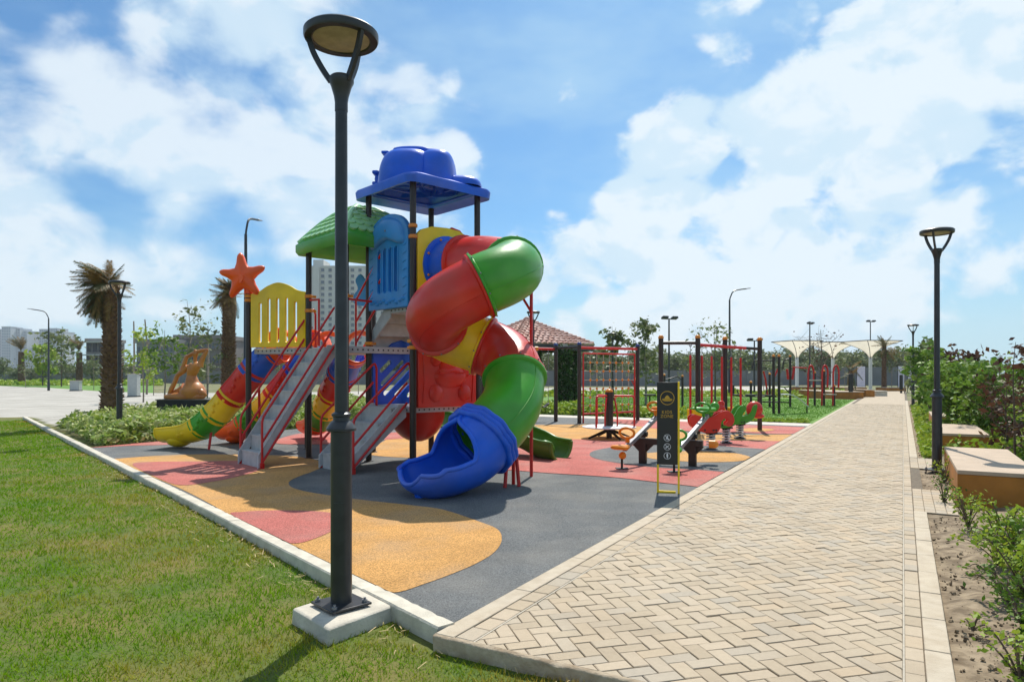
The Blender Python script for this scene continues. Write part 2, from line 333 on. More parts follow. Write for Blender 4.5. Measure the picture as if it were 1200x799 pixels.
# grass blades
def grass(name, n, rmin, rmax, ok, z0, h0, h1, w0, m, a0=-44, a1=44, label='short green lawn grass with straw-coloured dry patches', sparse=None):
    r = rng.uniform(rmin, rmax, n); th = np.radians(rng.uniform(a0, a1, n)); x = r*np.sin(th); y = r*np.cos(th)
    keep = np.array([ok(a, b) for a, b in zip(x, y)]); x, y, r = x[keep], y[keep], r[keep]; n = len(x)
    clump = .5+.5*np.sin(x*5.1+np.sin(y*4.3)*2)*np.cos(y*6.2+np.sin(x*3.7)*2)
    h = (h0+(h1-h0)*rng.random(n))*(.65+.55*clump); w = w0*(1+r*.16); az = rng.uniform(0, 2*PI, n); ln = rng.normal(0, .022, (n, 2))
    z = np.array([(lz(a, b) if z0 == LZ else z0) for a, b in zip(x, y)])-.004
    V = np.empty((n, 3, 3), 'f'); dx = np.cos(az)*w/2; dy = np.sin(az)*w/2
    V[:,0] = np.stack([x-dx, y-dy, z], 1); V[:,1] = np.stack([x+dx, y+dy, z], 1); V[:,2] = np.stack([x+ln[:,0], y+ln[:,1], z+h], 1)
    me = bpy.data.meshes.new(name); me.vertices.add(n*3); me.vertices.foreach_set('co', V.reshape(-1)); me.loops.add(n*3)
    me.loops.foreach_set('vertex_index', np.arange(n*3, dtype='i')); me.polygons.add(n); me.polygons.foreach_set('loop_start', np.arange(n, dtype='i')*3)
    me.update(calc_edges=True); me.validate()
    # dryness of each blade: broad patches, plus a scorched band beside the kerb
    q = (x-KA.x)*KN.x+(y-KA.y)*KN.y
    dry = .52+.40*np.sin(x*1.3+np.sin(y*2.1)*1.5+2)*np.cos(y*1.1-x*.5)+.22*np.sin(x*5+y*7+np.sin(x*11))*np.sin(y*6-x*3)+rng.normal(0, .16, n)
    dry = np.clip(dry-.40-.30*np.clip((y-5)/6,0,1)+.88*np.exp(-np.abs(q-.1)/.30)*(.55+.45*np.sin((x*KD.x+y*KD.y)*3.1)), 0, 1)
    at_ = me.attributes.new('dry', 'FLOAT', 'FACE'); at_.data.foreach_set('value', dry.astype('f'))
    me.materials.append(m); o = bpy.data.objects.new(name, me); COL.objects.link(o); return tag(o, label, 'grass', kind='stuff')
def grass_mat(name, g1, g2, s1, s2):
    m = bpy.data.materials.new(name); m.use_nodes = True; n = m.node_tree.nodes; l = m.node_tree.links; b = n['Principled BSDF']; b.inputs['Roughness'].default_value = .6; b.inputs['Specular IOR Level'].default_value = .03
    g = n.new('ShaderNodeNewGeometry'); a = n.new('ShaderNodeAttribute'); a.attribute_name = 'dry'
    A = n.new('ShaderNodeMixRGB'); A.inputs[1].default_value = (*g1,1); A.inputs[2].default_value = (*g2,1); l.new(g.outputs['Random Per Island'], A.inputs[0])
    B = n.new('ShaderNodeMixRGB'); B.inputs[1].default_value = (*s1,1); B.inputs[2].default_value = (*s2,1); l.new(g.outputs['Random Per Island'], B.inputs[0])
    C = n.new('ShaderNodeMixRGB'); l.new(a.outputs['Fac'], C.inputs[0]); l.new(A.outputs[0], C.inputs[1]); l.new(B.outputs[0], C.inputs[2]); l.new(C.outputs[0], b.inputs['Base Color'])
    t = n.new('ShaderNodeBsdfTranslucent'); l.new(C.outputs[0], t.inputs[0]); ms = n.new('ShaderNodeMixShader'); ms.inputs[0].default_value = .4
    l.new(b.outputs[0], ms.inputs[1]); l.new(t.outputs[0], ms.inputs[2]); l.new(ms.outputs[0], n['Material Output'].inputs[0]); return m
M_grass = grass_mat('grass_blades', (.09,.24,.003), (.23,.41,.006), (.36,.22,.03), (.58,.40,.085))
PL = [Vector(p) for p in ((-1.50,4.66),(-1.15,4.27),(-.80,4.74),(-1.14,5.14))]
def okg(x, y):
    if abs(x+1.15)+abs(y-4.7) < .38: return False
    return inlawn(x, y)
grass('lawn_grass', 600000, 2.3, 30, okg, LZ, .016, .052, .0046, M_grass)
# loose dry clippings where the turf has worn through
m = MB()
for i in range(500):
    t = random.uniform(-.8, 13); s = .14+abs(random.gauss(0, .16)); q = KA+KD*t+KN*s
    if t < 0: q = Vector(PW(XL+random.uniform(0, 2.6), Y0-.03-abs(random.gauss(0, .1))))
    if not okg(q.x, q.y): continue
    a = random.uniform(0, PI); l_ = random.uniform(.012, .04); d = Vector((math.cos(a)*l_, math.sin(a)*l_, random.uniform(-.008,.012))); w = Vector((-d.y, d.x, 0))*.1; c = Vector((q.x, q.y, lz(q.x,q.y)+.02+random.random()*.012))
    m.add([c-d-w, c+d-w, c+d+w, c-d+w], [(0,1,2,3)])
m.build('dry_clippings', mat('straw', (.45,.34,.17), .9, .25, 30), kind='stuff', label='straw-coloured dry clippings along the lawn edge of the kerb', cat='dry grass')
# ---- roads and verges
struct(sheet('road', [GL(*p) for p in ((-400,512),(-60,503),(62,500.5),(100,487),(190,478),(330,474),(560,468),(700,463.5),(905,459),(1003,456),(1003,454),(900,452.5),(600,455),(330,460),(180,460.5),(120,458.5),(60,454.5),(0,452),(-500,450))], LZ+.025, M_road))
sheet('far_lawn', [PW(XL-.02,23.6),PW(XL-.02,47),PW(XL-16,52),PW(XL-24,36),PW(XL-14,23.6)], LZ+.105, M_lawn2)
sheet('garden_strip', [G(*p) for p in ((560,490),(330,474.5),(560,468.5),(700,464),(905,459.5),(960,458),(800,475))], LZ+.02, M_earth)
sheet('far_verge', [G(*p) for p in ((-300,449),(0,451),(60,453.5),(120,457.5),(180,459.5),(180,449),(0,445),(-300,444))], LZ+.012, M_lawn2)
m = MB()
for k in range(-14, 1):
    a = Vector(GL(60, 500.5))+Vector((-sa, ca))*0+KD*0+Vector((1,0))*(k*5.0); m.box((a.x-2.0, 48, LZ+.0262), (.03, 62, .002), rz=.18)
for k in range(11): m.box((-42, 22+k*5.0, LZ+.0262), (66, .03, .002), rz=.18)
m.build('slab_joints', M_joint, [o for o in COL.objects if o.name == 'road'][0])
# ---- playground surface
FC = [KA, KB, Vector(PW(-15.2,8.2)), Vector(PW(-15.2,22.4)), Vector(PW(XL,22.4)), Vector(PW(XL,Y0))]
FC = [tuple(v) for v in FC]
surf = sheet('play_surface', FC, 0.0, M_rgrey)
m = MB(); m.add([(p[0],p[1],z) for z in (-.003,-.25) for p in FC], [tuple((i, i+6, (i+1)%6+6, (i+1)%6)) for i in range(6)]); m.build('surface_edge', M_rgrey, surf)
def patch(name, px, z, mt, smooth=True):
    P = [Vector(G(*p)) for p in px]; P = [tuple(p) for p in (spl([Vector((*p,0)) for p in P], 5, True) if smooth else P)]
    P = [(p[0], p[1]) for p in P]
    o = []
    for p in P:      # clip to the surface: inside kerb line and path edge
        q = Vector(p[:2]); s = (q-KA).dot(KN)
        if s > -.004: q = q-KN*(s+.004)
        X, Y = WP(q.x, q.y)
        if X > XL-.004: q = Vector(PW(XL-.004, Y))
        if Y > 22.39: q = Vector(PW(X, 22.39))
        if X < -15.19: q = Vector(PW(-15.19, WP(q.x,q.y)[1]))
        if not o or (Vector(o[-1])-q).length > .02: o.append((q.x, q.y))
    try: sheet(name, o, z, mt, surf)
    except Exception as e: print('patch', name, e)
patch('orange_patch', [(461,694),(497,684),(530,672),(560,659),(580,646),(588,632),(583,620),(562,611),(520,597),(485,592),(430,586),(385,580),(356,575),(341,570),(339,564),(350,558),(368,551.5),(378,545.5),(372,539),(350,535),(322,533),(235,532),(180,534),(139,537),(130,539),(211,572),(300,620),(380,660),(430,684)], .004, M_rorange)
patch('orange_patch', [(430,531),(447,518),(470,509),(520,503),(614,498),(680,497),(735,497),(790,505),(840,509),(935,509),(960,514),(900,524),(700,530),(560,536),(480,536)], .004, M_rorange)
patch('pink_patch', [(155,544),(180,541),(235,540.5),(284,540),(303,544),(303,551),(276,559),(245,565),(211,568.5),(185,560)], .008, M_rpink)
patch('pink_patch', [(271,603),(283,600),(305,598.5),(335,598),(368,599),(392,602),(400,609),(394,619),(372,630),(344,637),(320,628)], .008, M_rpink)
patch('pink_patch', [(108,523),(150,519.5),(200,515),(215,517),(200,520.5),(150,522),(112,524)], .004, M_rpink)
patch('pink_patch', [(322,519),(350,508),(400,505),(440,507),(482,506),(482,512),(440,516),(390,520)], .008, M_rpink)
patch('pink_patch', [(545,538),(600,517),(652,514),(740,517),(837,516),(930,517),(960,519),(900,550),(840,572),(825,571),(780,566),(728,560),(688,557),(640,554),(603,551),(560,548)], .008, M_rpink)
patch('grey_patch', [(691,533),(697,528),(720,524),(760,521.5),(800,522),(840,522.5),(870,524.5),(915,528),(925,531),(872,552),(850,553),(825,551),(772,548),(730,543.5),(700,538)], .012, M_rgrey)
patch('orange_patch', [(750,533),(775,530),(808,529),(840,529.5),(865,532),(880.5,537),(864,541),(825,542),(800,541),(765,538)], .016, M_rorange)
patch('pink_patch', [(712,491),(770,491),(864,497),(949,500.5),(955,502),(935,508),(870,507),(790,504),(740,498)], .008, M_rpink)
patch('orange_patch', [(860,503.5),(885,501.5),(908,503.5),(885,506)], .012, M_rorange)
# ---- kerb along the lawn: single stones
kerb = thing('kerb', None, None, (KA.x, KA.y, 0)); kerb['kind'] = 'structure'; kz = math.atan2(KD.y, KD.x)
def kst(seed):
    r5 = random.Random(seed); m = MB(); nl = 16; vs = []
    pr_ = [(-.07,-.15),(-.07,.10),(-.068,.138),(-.058,.15),(.058,.15),(.068,.138),(.07,.10),(.07,-.15)]
    for i in range(nl+1):
        chip = r5.random() < .05; chip2 = r5.random() < .06
        for j, (y_, z_) in enumerate(pr_):
            q = [-.496+.992*i/nl, y_+r5.uniform(-.0006,.0006), z_+r5.uniform(-.0006,.0006)]
            if chip and j in (2,3): q[2] -= r5.uniform(.002,.007); q[1] += .003
            if chip2 and j in (4,5): q[2] -= r5.uniform(.002,.008); q[1] -= .003
            vs.append(q)
    m.add(vs, [(i*8+j, (i+1)*8+j, (i+1)*8+j+1, i*8+j+1) for i in range(nl) for j in range(7)]+[tuple(range(8)), tuple(nl*8+7-j for j in range(8))]); return m
ks = kst(1).build('kerb_stone', M_conc, kerb, smooth=30); kms = [ks.data]+[None]*3
for q_ in range(1,4):
    o_ = kst(q_+1).build('kerb_stone', M_conc, kerb, smooth=30); kms[q_] = o_.data; bpy.data.objects.remove(o_); ks.location = (*(KD*.5+KN*.07), -.135); ks.rotation_euler = (0,0,kz)
for i in range(1, 27):
    c = ks.copy(); c.data = kms[(i*7)%4]; COL.objects.link(c); c.location = (*(KD*(.5+i)+KN*(.07+random.uniform(-.004,.004))), -.135+random.uniform(-.004,.003)); c.rotation_euler = (0, random.uniform(-.004,.004), kz+random.uniform(-.004,.004))
# ---- paved footpath
path = thing('footpath', None, None, (0,0,0)); path['kind'] = 'structure'
m = MB(); P = [PW(XL,Y0), PW(XR,Y0), PW(XR,75), PW(XL,75)]
m.add([(*p, -.010) for p in P]+[(*p, -.3) for p in P], [(0,1,2,3),(0,4,5,1),(1,5,6,2),(2,6,7,3),(3,7,4,0)]); m.build('bedding', M_joint, path)
m = MB()
for (a, b, c, d) in ((XL+.002,XR-.002,Y0-.006,Y0),):
    m.add([(*PW(a,Y0-.012),-.006),(*PW(b,Y0-.012),-.006),(*PW(b,Y0-.012),-.045),(*PW(a,Y0-.012),-.045)], [(0,3,2,1)])
m = MB(); vb = []
for i in range(40):
    X = XL+(XR-XL)*i/39; vb.append(X)
vs = []; fs = []
for i, X in enumerate(vb):
    j = .016+.006*math.sin(i*1.7)+random.uniform(-.004,.004)
    vs += [(*PW(X,Y0+.02),.001), (*PW(X,Y0-j*.5),-.003), (*PW(X,Y0-j),-.014), (*PW(X,Y0-j*.3+.01),-.2)]
for i in range(39):
    for k in range(3): fs.append((i*4+k, i*4+k+1, i*4+k+5, i*4+k+4))
m.add(vs, [f[::-1] for f in fs]); m.build('mortar_edge', mat('rough_mortar', (.34,.25,.16), .95, .2, 9, bump=1, bscale=30, c2=(.50,.40,.28), coord='World'), path, smooth=50)
BW = .1; u2 = math.sqrt(.5)
def clip(poly, ax, lim, sgn):
    o = []
    for i in range(len(poly)):
        a, b = poly[i], poly[(i+1) % len(poly)]; ia = sgn*(a[ax]-lim) <= 0; ib = sgn*(b[ax]-lim) <= 0
        if ia: o.append(a)
        if ia != ib:
            t = (lim-a[ax])/(b[ax]-a[ax]); o.append((a[0]+(b[0]-a[0])*t, a[1]+(b[1]-a[1])*t))
    return o
HX0, HX1 = XL+.285, 0.0
def prism(poly, c, z, tl=(0,0)):      # bevelled paver around c, path frame, world axes handled by caller
    n = len(poly); gx, bx = .0030, .0075; vs = []
    cx = sum(p[0] for p in poly)/n; cy = sum(p[1] for p in poly)/n
    def shr(p, g):
        v = Vector((p[0]-cx, p[1]-cy)); l_ = v.length; return (cx+v.x*(1-g*1.4/max(l_,.01)), cy+v.y*(1-g*1.4/max(l_,.01)))
    for g, zz in ((gx,-.012),(gx,z-.004),(bx,z)):
        for p in poly: q = shr(p, g); vs.append((q[0]-c[0], q[1]-c[1], zz+(q[0]-cx)*tl[0]+(q[1]-cy)*tl[1]))
    fs = [(i, (i+1) % n, n+(i+1) % n, n+i) for i in range(n)]+[(n+i, n+(i+1) % n, 2*n+(i+1) % n, 2*n+i) for i in range(n)]+[tuple(2*n+i for i in range(n))]
    return vs, fs
bricks = []; YF = 40
rng2 = random.Random(5)
K = int(62/(BW*u2)/1)
for a in range(-60, 620):
    for b in range(-440, 60):
        c = (a-b) % 4
        if c == 0: cells = ((a,b),(a+2,b),(a+2,b+1),(a,b+1)); kind = 'H'
        elif c == 3: cells = ((a,b),(a+1,b),(a+1,b+2),(a,b+2)); kind = 'V'
        else: continue
        cx = sum(p[0] for p in cells)/4*BW; cy = sum(p[1] for p in cells)/4*BW
        X, Y = (cx+cy)*u2-1.2, (cx-cy)*u2+3.2
        if Y < Y0-.2 or Y > YF or X < HX0-.15 or X > HX1+.15: continue
        poly = [((p[0]*BW+p[1]*BW)*u2-1.2, (p[0]*BW-p[1]*BW)*u2+3.2) for p in cells][::-1]
        full = poly
        poly = clip(clip(clip(clip(poly, 0, HX0, -1), 0, HX1, 1), 1, Y0+.015, -1), 1, YF, 1)
        if len(poly) < 3: continue
        ar = abs(sum(poly[i][0]*poly[(i+1)%len(poly)][1]-poly[(i+1)%len(poly)][0]*poly[i][1] for i in range(len(poly))))/2
        if ar < .0006: continue
        bricks.append((poly, kind if ar > .0199 else None, X, Y))
# soldier courses
for (xa, xb) in ((HX1+.008, HX1+.105), (XL+.145, XL+.272)):
    Y = Y0+.02
    while Y < YF: bricks.append(([(xa,Y),(xb,Y),(xb,Y+.2),(xa,Y+.2)], None if xa < -1 else 'S', (xa+xb)/2, Y+.1)); Y += .2
def vis(b):
    x, y = PW(b[2], b[3])
    if y < 3.5 or abs(x/y) > .755: return 1e9
    return y+.0*abs(x)
bricks.sort(key=vis); shared = {}; far = MB()
for i, (poly, kind, X, Y) in enumerate(bricks):
    dz = rng2.uniform(-.003,.0022)-(.004 if rng2.random() < .03 else 0); tl = (rng2.uniform(-.014,.014), rng2.uniform(-.014,.014))
    if i < 292:
        w = PW(X, Y)
        if kind and kind in shared: me = shared[kind]
        else:
            vs, fs = prism(poly, (X, Y), 0.0); me = bpy.data.meshes.new('brick'); me.from_pydata(vs, [], fs); me.materials.append(M_brick)
            if kind: shared[kind] = me
        inst(me, 'brick', path, (w[0], w[1], .001+dz), (tl[0], tl[1], PROT))
    else:
        vs, fs = prism(poly, (0, 0), .001+dz, tl); far.add([(*PW(v[0], v[1]), v[2]) for v in vs], fs)
far.build('brick_field', M_brickf, path, kind='stuff')
sheet('paving_beyond', [PW(HX0,YF), PW(HX1+.1,YF), PW(HX1+.1,75), PW(HX0,75)], .0005, M_tan, path)
m = MB()
for xa, xb in ((HX1-.001,HX1+.009), (XL+.2725,XL+.284)):
    P = [PW(xa,Y0), PW(xb,Y0), PW(xb,YF), PW(xa,YF)]; m.add([(*p,-.001) for p in P], [(0,1,2,3)])
m.build('mortar_line', M_mortar, path)
def kstones(X, w, Ya, Yb, ln, z):
    me = None; Y = Ya; k = 0
    while Y < Yb-.05:
        l_ = min(ln, Yb-Y)
        if l_ < ln-.01 or me is None:
            m = MB(); m.box((0,0,0), (w,l_-.006,.2)); o = m.build('kerb_stone', M_kst, path, bevel=.006)
            if l_ >= ln-.01: me = o.data
        else: o = inst(me, 'kerb_stone', path); b_ = o.modifiers.new('b','BEVEL'); b_.width = .006; b_.segments = 2; b_.limit_method = 'ANGLE'
        p = PW(X, Y+l_/2); o.location = (p[0], p[1], z-.1+random.uniform(-.002,.002)); o.rotation_euler = (0,0,PROT+random.uniform(-.002,.002)); Y += l_; k += 1
M_kst = mat('tan_kerb', (.43,.35,.25), .85, .10, 8, bump=.4, bscale=80, coord='World', c2=(.51,.43,.32), wear=.3)
kstones(XL+.07, .136, Y0+.01, 46, 1.0, .004); kstones(.173, .13, Y0+.01, 9.2, .6, .008); kstones(.173, .13, 15.0, 46, .8, .008)
# paved aprons towards the benches
for Ya, Yb, Xb in ((9.2,10.95,.55), (13.4,15.0,.6)):
    m = MB(); Y = Ya
    while Y < Yb-.02:
        for k in range(4):
            xa = HX1+.11+k*(Xb-.11)/4; vs, fs = prism([(xa,Y),(xa+(Xb-.11)/4,Y),(xa+(Xb-.11)/4,Y+.2),(xa,Y+.2)], (0,0), .001); m.add([(*PW(v[0], v[1]), v[2]) for v in vs], fs)
        Y += .2
    m.build('apron_paving', M_brickf, path, kind='stuff')
    P = [PW(.10,Ya), PW(Xb,Ya), PW(Xb,Yb), PW(.1,Yb)]; sheet('apron_bedding', P, -.011, M_joint, path)
# concrete strip behind the playground
strip = thing('concrete_strip', None, None, (0,0,0)); strip['kind'] = 'structure'
sheet('strip_slab', [PW(XL-.01,22.42), PW(XL-.01,23.55), PW(-15,23.55), PW(-15,22.42)], .003, M_mall, strip)
m = MB(); m.add([(*p,z) for z in (.002,-.2) for p in (PW(XL-.01,22.42), PW(XL-.01,23.55), PW(-15,23.55), PW(-15,22.42))], [(0,4,5,1),(1,5,6,2),(2,6,7,3),(3,7,4,0)]); m.build('strip_edge', M_mall, strip)
# ---- soil bed right of the path
m = MB(); nx, ny = 40, 150; vs = []
for j in range(ny+1):
    for i in range(nx+1):
        X = XR+.0+9*i/nx; Y = 1.5+46*j/ny
        z = -.05+.045*min(1,(X-XR)*2.2)+.028*(math.sin(X*7+Y*3)+math.sin(X*3-Y*5.3)*.7+math.sin(X*13+Y*11)*.5)*min(1,(X-XR)*4)
        if X < .72 and (9.0 < Y < 11.1 or 13.2 < Y < 15.2): z = -.018
        vs.append((*PW(X,Y), z))
m.add(vs, [(j*(nx+1)+i, j*(nx+1)+i+1, (j+1)*(nx+1)+i+1, (j+1)*(nx+1)+i) for j in range(ny) for i in range(nx)]); m.build('soil_bed', M_soil, smooth=60, kind='structure')
m = MB()
for i in range(2600):
    Y = 3+random.random()**1.6*14; X = XR+.02+abs(random.gauss(0,.5)); r = random.choice((.004,.005,.006,.008,.010,.013,.018))*random.uniform(.6,1.2)
    if X > .9 and 9.9 < Y < 13.2: continue
    p = PW(X,Y); z = -.05+.045*min(1,(X-XR)*2.2); q = Matrix.Rotation(random.random()*6,3,Vector((random.random(),random.random(),1)).normalized())
    vs = [q @ Vector(v)*r*random.uniform(.7,1.3)+Vector((p[0],p[1],z+r*.3)) for v in ((1,0,0),(-1,0,0),(0,1,0),(0,-1,0),(0,0,.8),(0,0,-.8))]
    m.add(vs, [(0,2,4),(2,1,4),(1,3,4),(3,0,4),(2,0,5),(1,2,5),(3,1,5),(0,3,5)])
m.build('soil_clods', M_soil, kind='stuff', label='loose clods and pebbles of dry soil beside the path', cat='soil')
# ================================================================ LAMP POSTS
def lamp_post(label):
    t = thing('lamp_post', label, 'lamp post', (0,0,0), 0, 'round-headed lamp posts of the park')
    m = MB(); m.box((0,0,.022), (.30,.30,.016)); bp = m.build('base_plate', M_lamp, t, bevel=.003)
    for a, b in ((1,1),(1,-1),(-1,1),(-1,-1)):
        m = MB(); m.cyl((a*.115,b*.115,-.03),(a*.115,b*.115,.062),.009,n=8); m.cyl((a*.115,b*.115,.031),(a*.115,b*.115,.047),.019,n=6); m.cyl((a*.115,b*.115,0),(a*.115,b*.115,.012),.017,n=6); m.build('bolt', M_steel, bp)
    m = MB(); m.lathe([(.072,.03),(.072,1.20),(.078,1.205)], n=28); m.build('sleeve', M_lamp, t, smooth=40)
    m = MB(); m.add([(.0745*math.sin(a_)*-1, -.0745*math.cos(a_)-.001, z_) for z_ in (.42,.72) for a_ in (-.42,-.28,-.14,0,.14,.28,.42)], [(i,i+1,i+8,i+7) for i in range(6)]); m.build('access_door', M_lamp, t, solid=.004)
    m = MB(); m.lathe([(.078,1.2),(.102,1.206),(.102,1.222),(.075,1.262),(.058,1.275),(.056,1.30),(.066,1.306),(.066,1.322),(.046,1.335)], n=28); m.build('collar', M_lamp, t, smooth=30)
    m = MB(); m.lathe([(.045,1.33),(.041,3.42)], n=24); m.build('pole', M_lamp, t, smooth=40)
    m = MB(); m.lathe([(.044,3.40),(.044,3.46),(.05,3.50),(.070,3.57),(.085,3.60),(.085,3.625),(.07,3.64),(.0,3.645)], n=28); m.build('hub', M_lamp, t, smooth=40)
    for a in (190, 320, 72):
        c, s = math.cos(R(a)), math.sin(R(a)); m = MB()
        pr = spl([(.07,0,3.60),(.125,0,3.68),(.185,0,3.79),(.222,0,3.90)], 5)
        vs = []; fs = []
        for i, p in enumerate(pr):
            w = .013; tt = .017 if i < len(pr)-1 else .017
            for (dx, dy) in ((-tt,-w),(tt,-w),(tt,w),(-tt,w)):
                x = p.x+dx; vs.append((x*c-dy*s, x*s+dy*c, p.z-dx*.5))
        for i in range(len(pr)-1):
            for j in range(4): fs.append((i*4+j, i*4+(j+1)%4, i*4+4+(j+1)%4, i*4+4+j))
        m.add(vs, fs+[(3,2,1,0)]); m.build('arm', M_lamp, t, smooth=50)
    m = MB(); m.lathe([(.19,3.895),(.20,3.886),(.245,3.886),(.252,3.90),(.252,3.935),(.235,3.95),(.15,3.968),(0,3.975)], n=48); h = m.build('lamp_head', M_lamp, t, smooth=35)
    m = MB(); m.lathe([(0,3.884),(.10,3.886),(.19,3.894)], n=40); m.build('diffuser', M_diff, h, smooth=40)
    return t
lp = [((-1.175,4.70,.0), 0, 'nearest lamp post, tall in the foreground on a concrete plinth by the kerb'),
      ((*at(1098,11.2),0), .6, 'lamp post standing in the soil between the two stone benches right of the path'),
      ((*at(140,17.5),0), .3, 'lamp post standing in front of the leaning palm at the hedge corner'),
      ((*at(1070,33),0), .9, 'lamp post far along the right edge of the brick path'),
      ((*at(625,26),0), .2, 'lamp post in front of the tiled gazebo roof'),
      ((*at(718,40),0), 1.2, 'lamp post behind the rope climbing net')]
l0 = lamp_post(lp[0][2]); l0.location = lp[0][0]
for p, rz, lb in lp[1:]: copy_tree(l0, None, p, rz, None, lb)
l0.rotation_euler = (0,0,R(0)); bpx = [o for o in l0.children if o.name.startswith('base_plate')][0]; bpx.rotation_euler = (0,0,R(43))
m = MB(); n = 4; c = sum(PL, Vector((0,0)))/4
vs = [(p.x, p.y, z) for z, k in ((-.3,1.06),(-.015,1.0),(.0,.97)) for p in [c+(q-c)*k for q in PL]]
m.add(vs, [(i+k, (i+1)%4+k, (i+1)%4+4+k, i+4+k) for k in (0,4) for i in range(4)]+[(8,9,10,11)])
m.build('lamp_plinth', M_conc2, None, bevel=.012, label='rough concrete plinth under the nearest lamp post', cat='plinth')
# tall street lights
def street_light(label, ln=1.6, k=1.):
    t = thing('street_light', label, 'street light', (0,0,0), 0, 'tall street lights with a curved arm')
    m = MB(); m.lathe([(.12,0),(.12,.8),(.10,.85),(.06,7.1),(0,7.1)], n=12); m.build('pole', M_lamp, t, smooth=40)
    m = MB(); m.tube(spl([(0,0,7.05),(.10*k,0,7.35),(.45*k,0,7.78),(ln,0,8.0)], 6), .045, 8); m.build('arm', M_lamp, t, smooth=40)
    m = MB(); m.add([(ln-.1,-.08,7.96),(ln+.38,-.1,8.03),(ln+.38,.1,8.03),(ln-.1,.08,7.96),(ln-.1,-.05,8.03),(ln+.36,-.07,8.08),(ln+.36,.07,8.08),(ln-.1,.05,8.03)], [(3,2,1,0),(4,5,6,7),(0,1,5,4),(1,2,6,5),(2,3,7,6),(3,0,4,7)]); m.build('lamp_head', M_steel, t, bevel=.02)
    return t
s0 = street_light('street light at the far left beyond the pale road'); s0.location = (*at(57,67),LZ); s0.rotation_euler = (0,0,R(185))
copy_tree(s0, None, (*at(288,28.5),LZ), R(93), (1,1,1.06), 'street light rising behind the orange star of the play tower')
copy_tree(s0, None, (*at(855,50),LZ), R(25), (1,1,1), 'street light rising behind the red swings')
def flood(px, d, h, label, rz):
    t = thing('floodlight_mast', label, 'floodlight', (*at(px,d),LZ), rz, 'slim masts with small lamp heads')
    m = MB(); m.lathe([(.08,0),(.05,h),(0,h)], n=10); m.build('pole', M_lamp, t, smooth=40)
    m = MB(); m.box((0,0,h), (.9,.06,.06)); m.build('crossbar', M_lamp, t)
    for s in (-1,1):
        m = MB(); m.box((s*.38,-.08,h+.08), (.42,.3,.14), M=Matrix.Rotation(R(-20),3,'X')); m.build('lamp_head', M_lamp, t, bevel=.02)
flood(784,45,5.3,'slim mast with lamp heads behind the dark swing posts',.4); flood(1020,78,7.6,'slim mast rising behind the rightmost white canopy',.3)
flood(949,62,6.2,'slim mast beside the bare tree by the leftmost canopy',.8); flood(884,52,4.2,'short mast with a flat head behind the last swing post',.1)
# ================================================================ THE PLAY TOWER (one thing, many parts)
TB = Vector((-1.653, 11.4)); TU = Vector((math.sin(R(47)), math.cos(R(47)))); TV = Vector((-TU.y, TU.x))
def TP(u, v, z=0.): q = TB+TU*u+TV*v; return Vector((q.x, q.y, z))
RT = Vector((-2.6, 12.6, 0)); ps = thing('play_tower', 'large colourful play tower with a spiral tube slide, stairs and blue and green roofs', 'play structure', RT)
def pb(m, name, mt, parent=None, **k): return m.build(name, mt, parent or ps, off=RT, **k)
def post(p, z1, z0=0., r=.055, cap=False):
    m = MB(); m.cyl((p[0],p[1],z0), (p[0],p[1],z1), r, n=16); o = pb(m, 'post', M_post, smooth=40)
    m = MB(); m.lathe([(r+.03,0),(r+.03,.012),(r+.004,.02)], (p[0],p[1],0.0), 12); pb(m, 'foot_plate', M_post, o, smooth=40)
    if cap: m = MB(); m.ball((p[0],p[1],z1), (r*1.1,r*1.1,r), 12); pb(m, 'post_cap', M_orange, o, smooth=60)
    return o
def clamp(p, z, parent, dirs=()):
    m = MB(); m.lathe([(.06,-.032),(.074,-.026),(.078,0),(.074,.026),(.06,.032)], (p[0],p[1],z), 16)
    for d in dirs: m.box((p[0]+d[0]*.10,p[1]+d[1]*.10,z), (.09,.035,.045), rz=math.atan2(d[1],d[0]))
    return pb(m, 'clamp', M_amber, parent, smooth=40)
s = 1.4
PB_, PA_, PD_, PC_ = TP(0,0), TP(0,s), TP(s,0), TP(s,s)
Fp = TP(-.61,1.17+.06); Fp = Vector((-2.90,11.9,0)); Ep = Vector((-3.84,12.9,0)); Gp = Fp+Vector((*TU*1.4,0)); Hp = Ep+Vector((*TU*1.4,0))
Jp = Vector((-5.14,13.32,0)); Kp = Vector((-4.35,14.5,0))
posts = {}
for k, p, z in (('A',PA_,4.84),('B',PB_,4.84),('C',PC_,4.84),('D',PD_,4.84),('E',Ep,3.92),('F',Fp,3.92),('G',Gp,3.92),('H',Hp,3.92),('J',Jp,3.22),('K',Kp,2.06)): posts[k] = post(p, z)
for k, p, zs in (('A',PA_,(3.98,4.02,2.14,2.06)),('B',PB_,(4.06,3.88,2.14,2.03)),('E',Ep,(3.05,2.78)),('F',Fp,(2.95,)),('J',Jp,(3.10,3.02)),('D',PD_,(4.0,2.05))):
    for z in zs: clamp(p, z, posts[k], (TV,) if k in 'B' else (TU,))
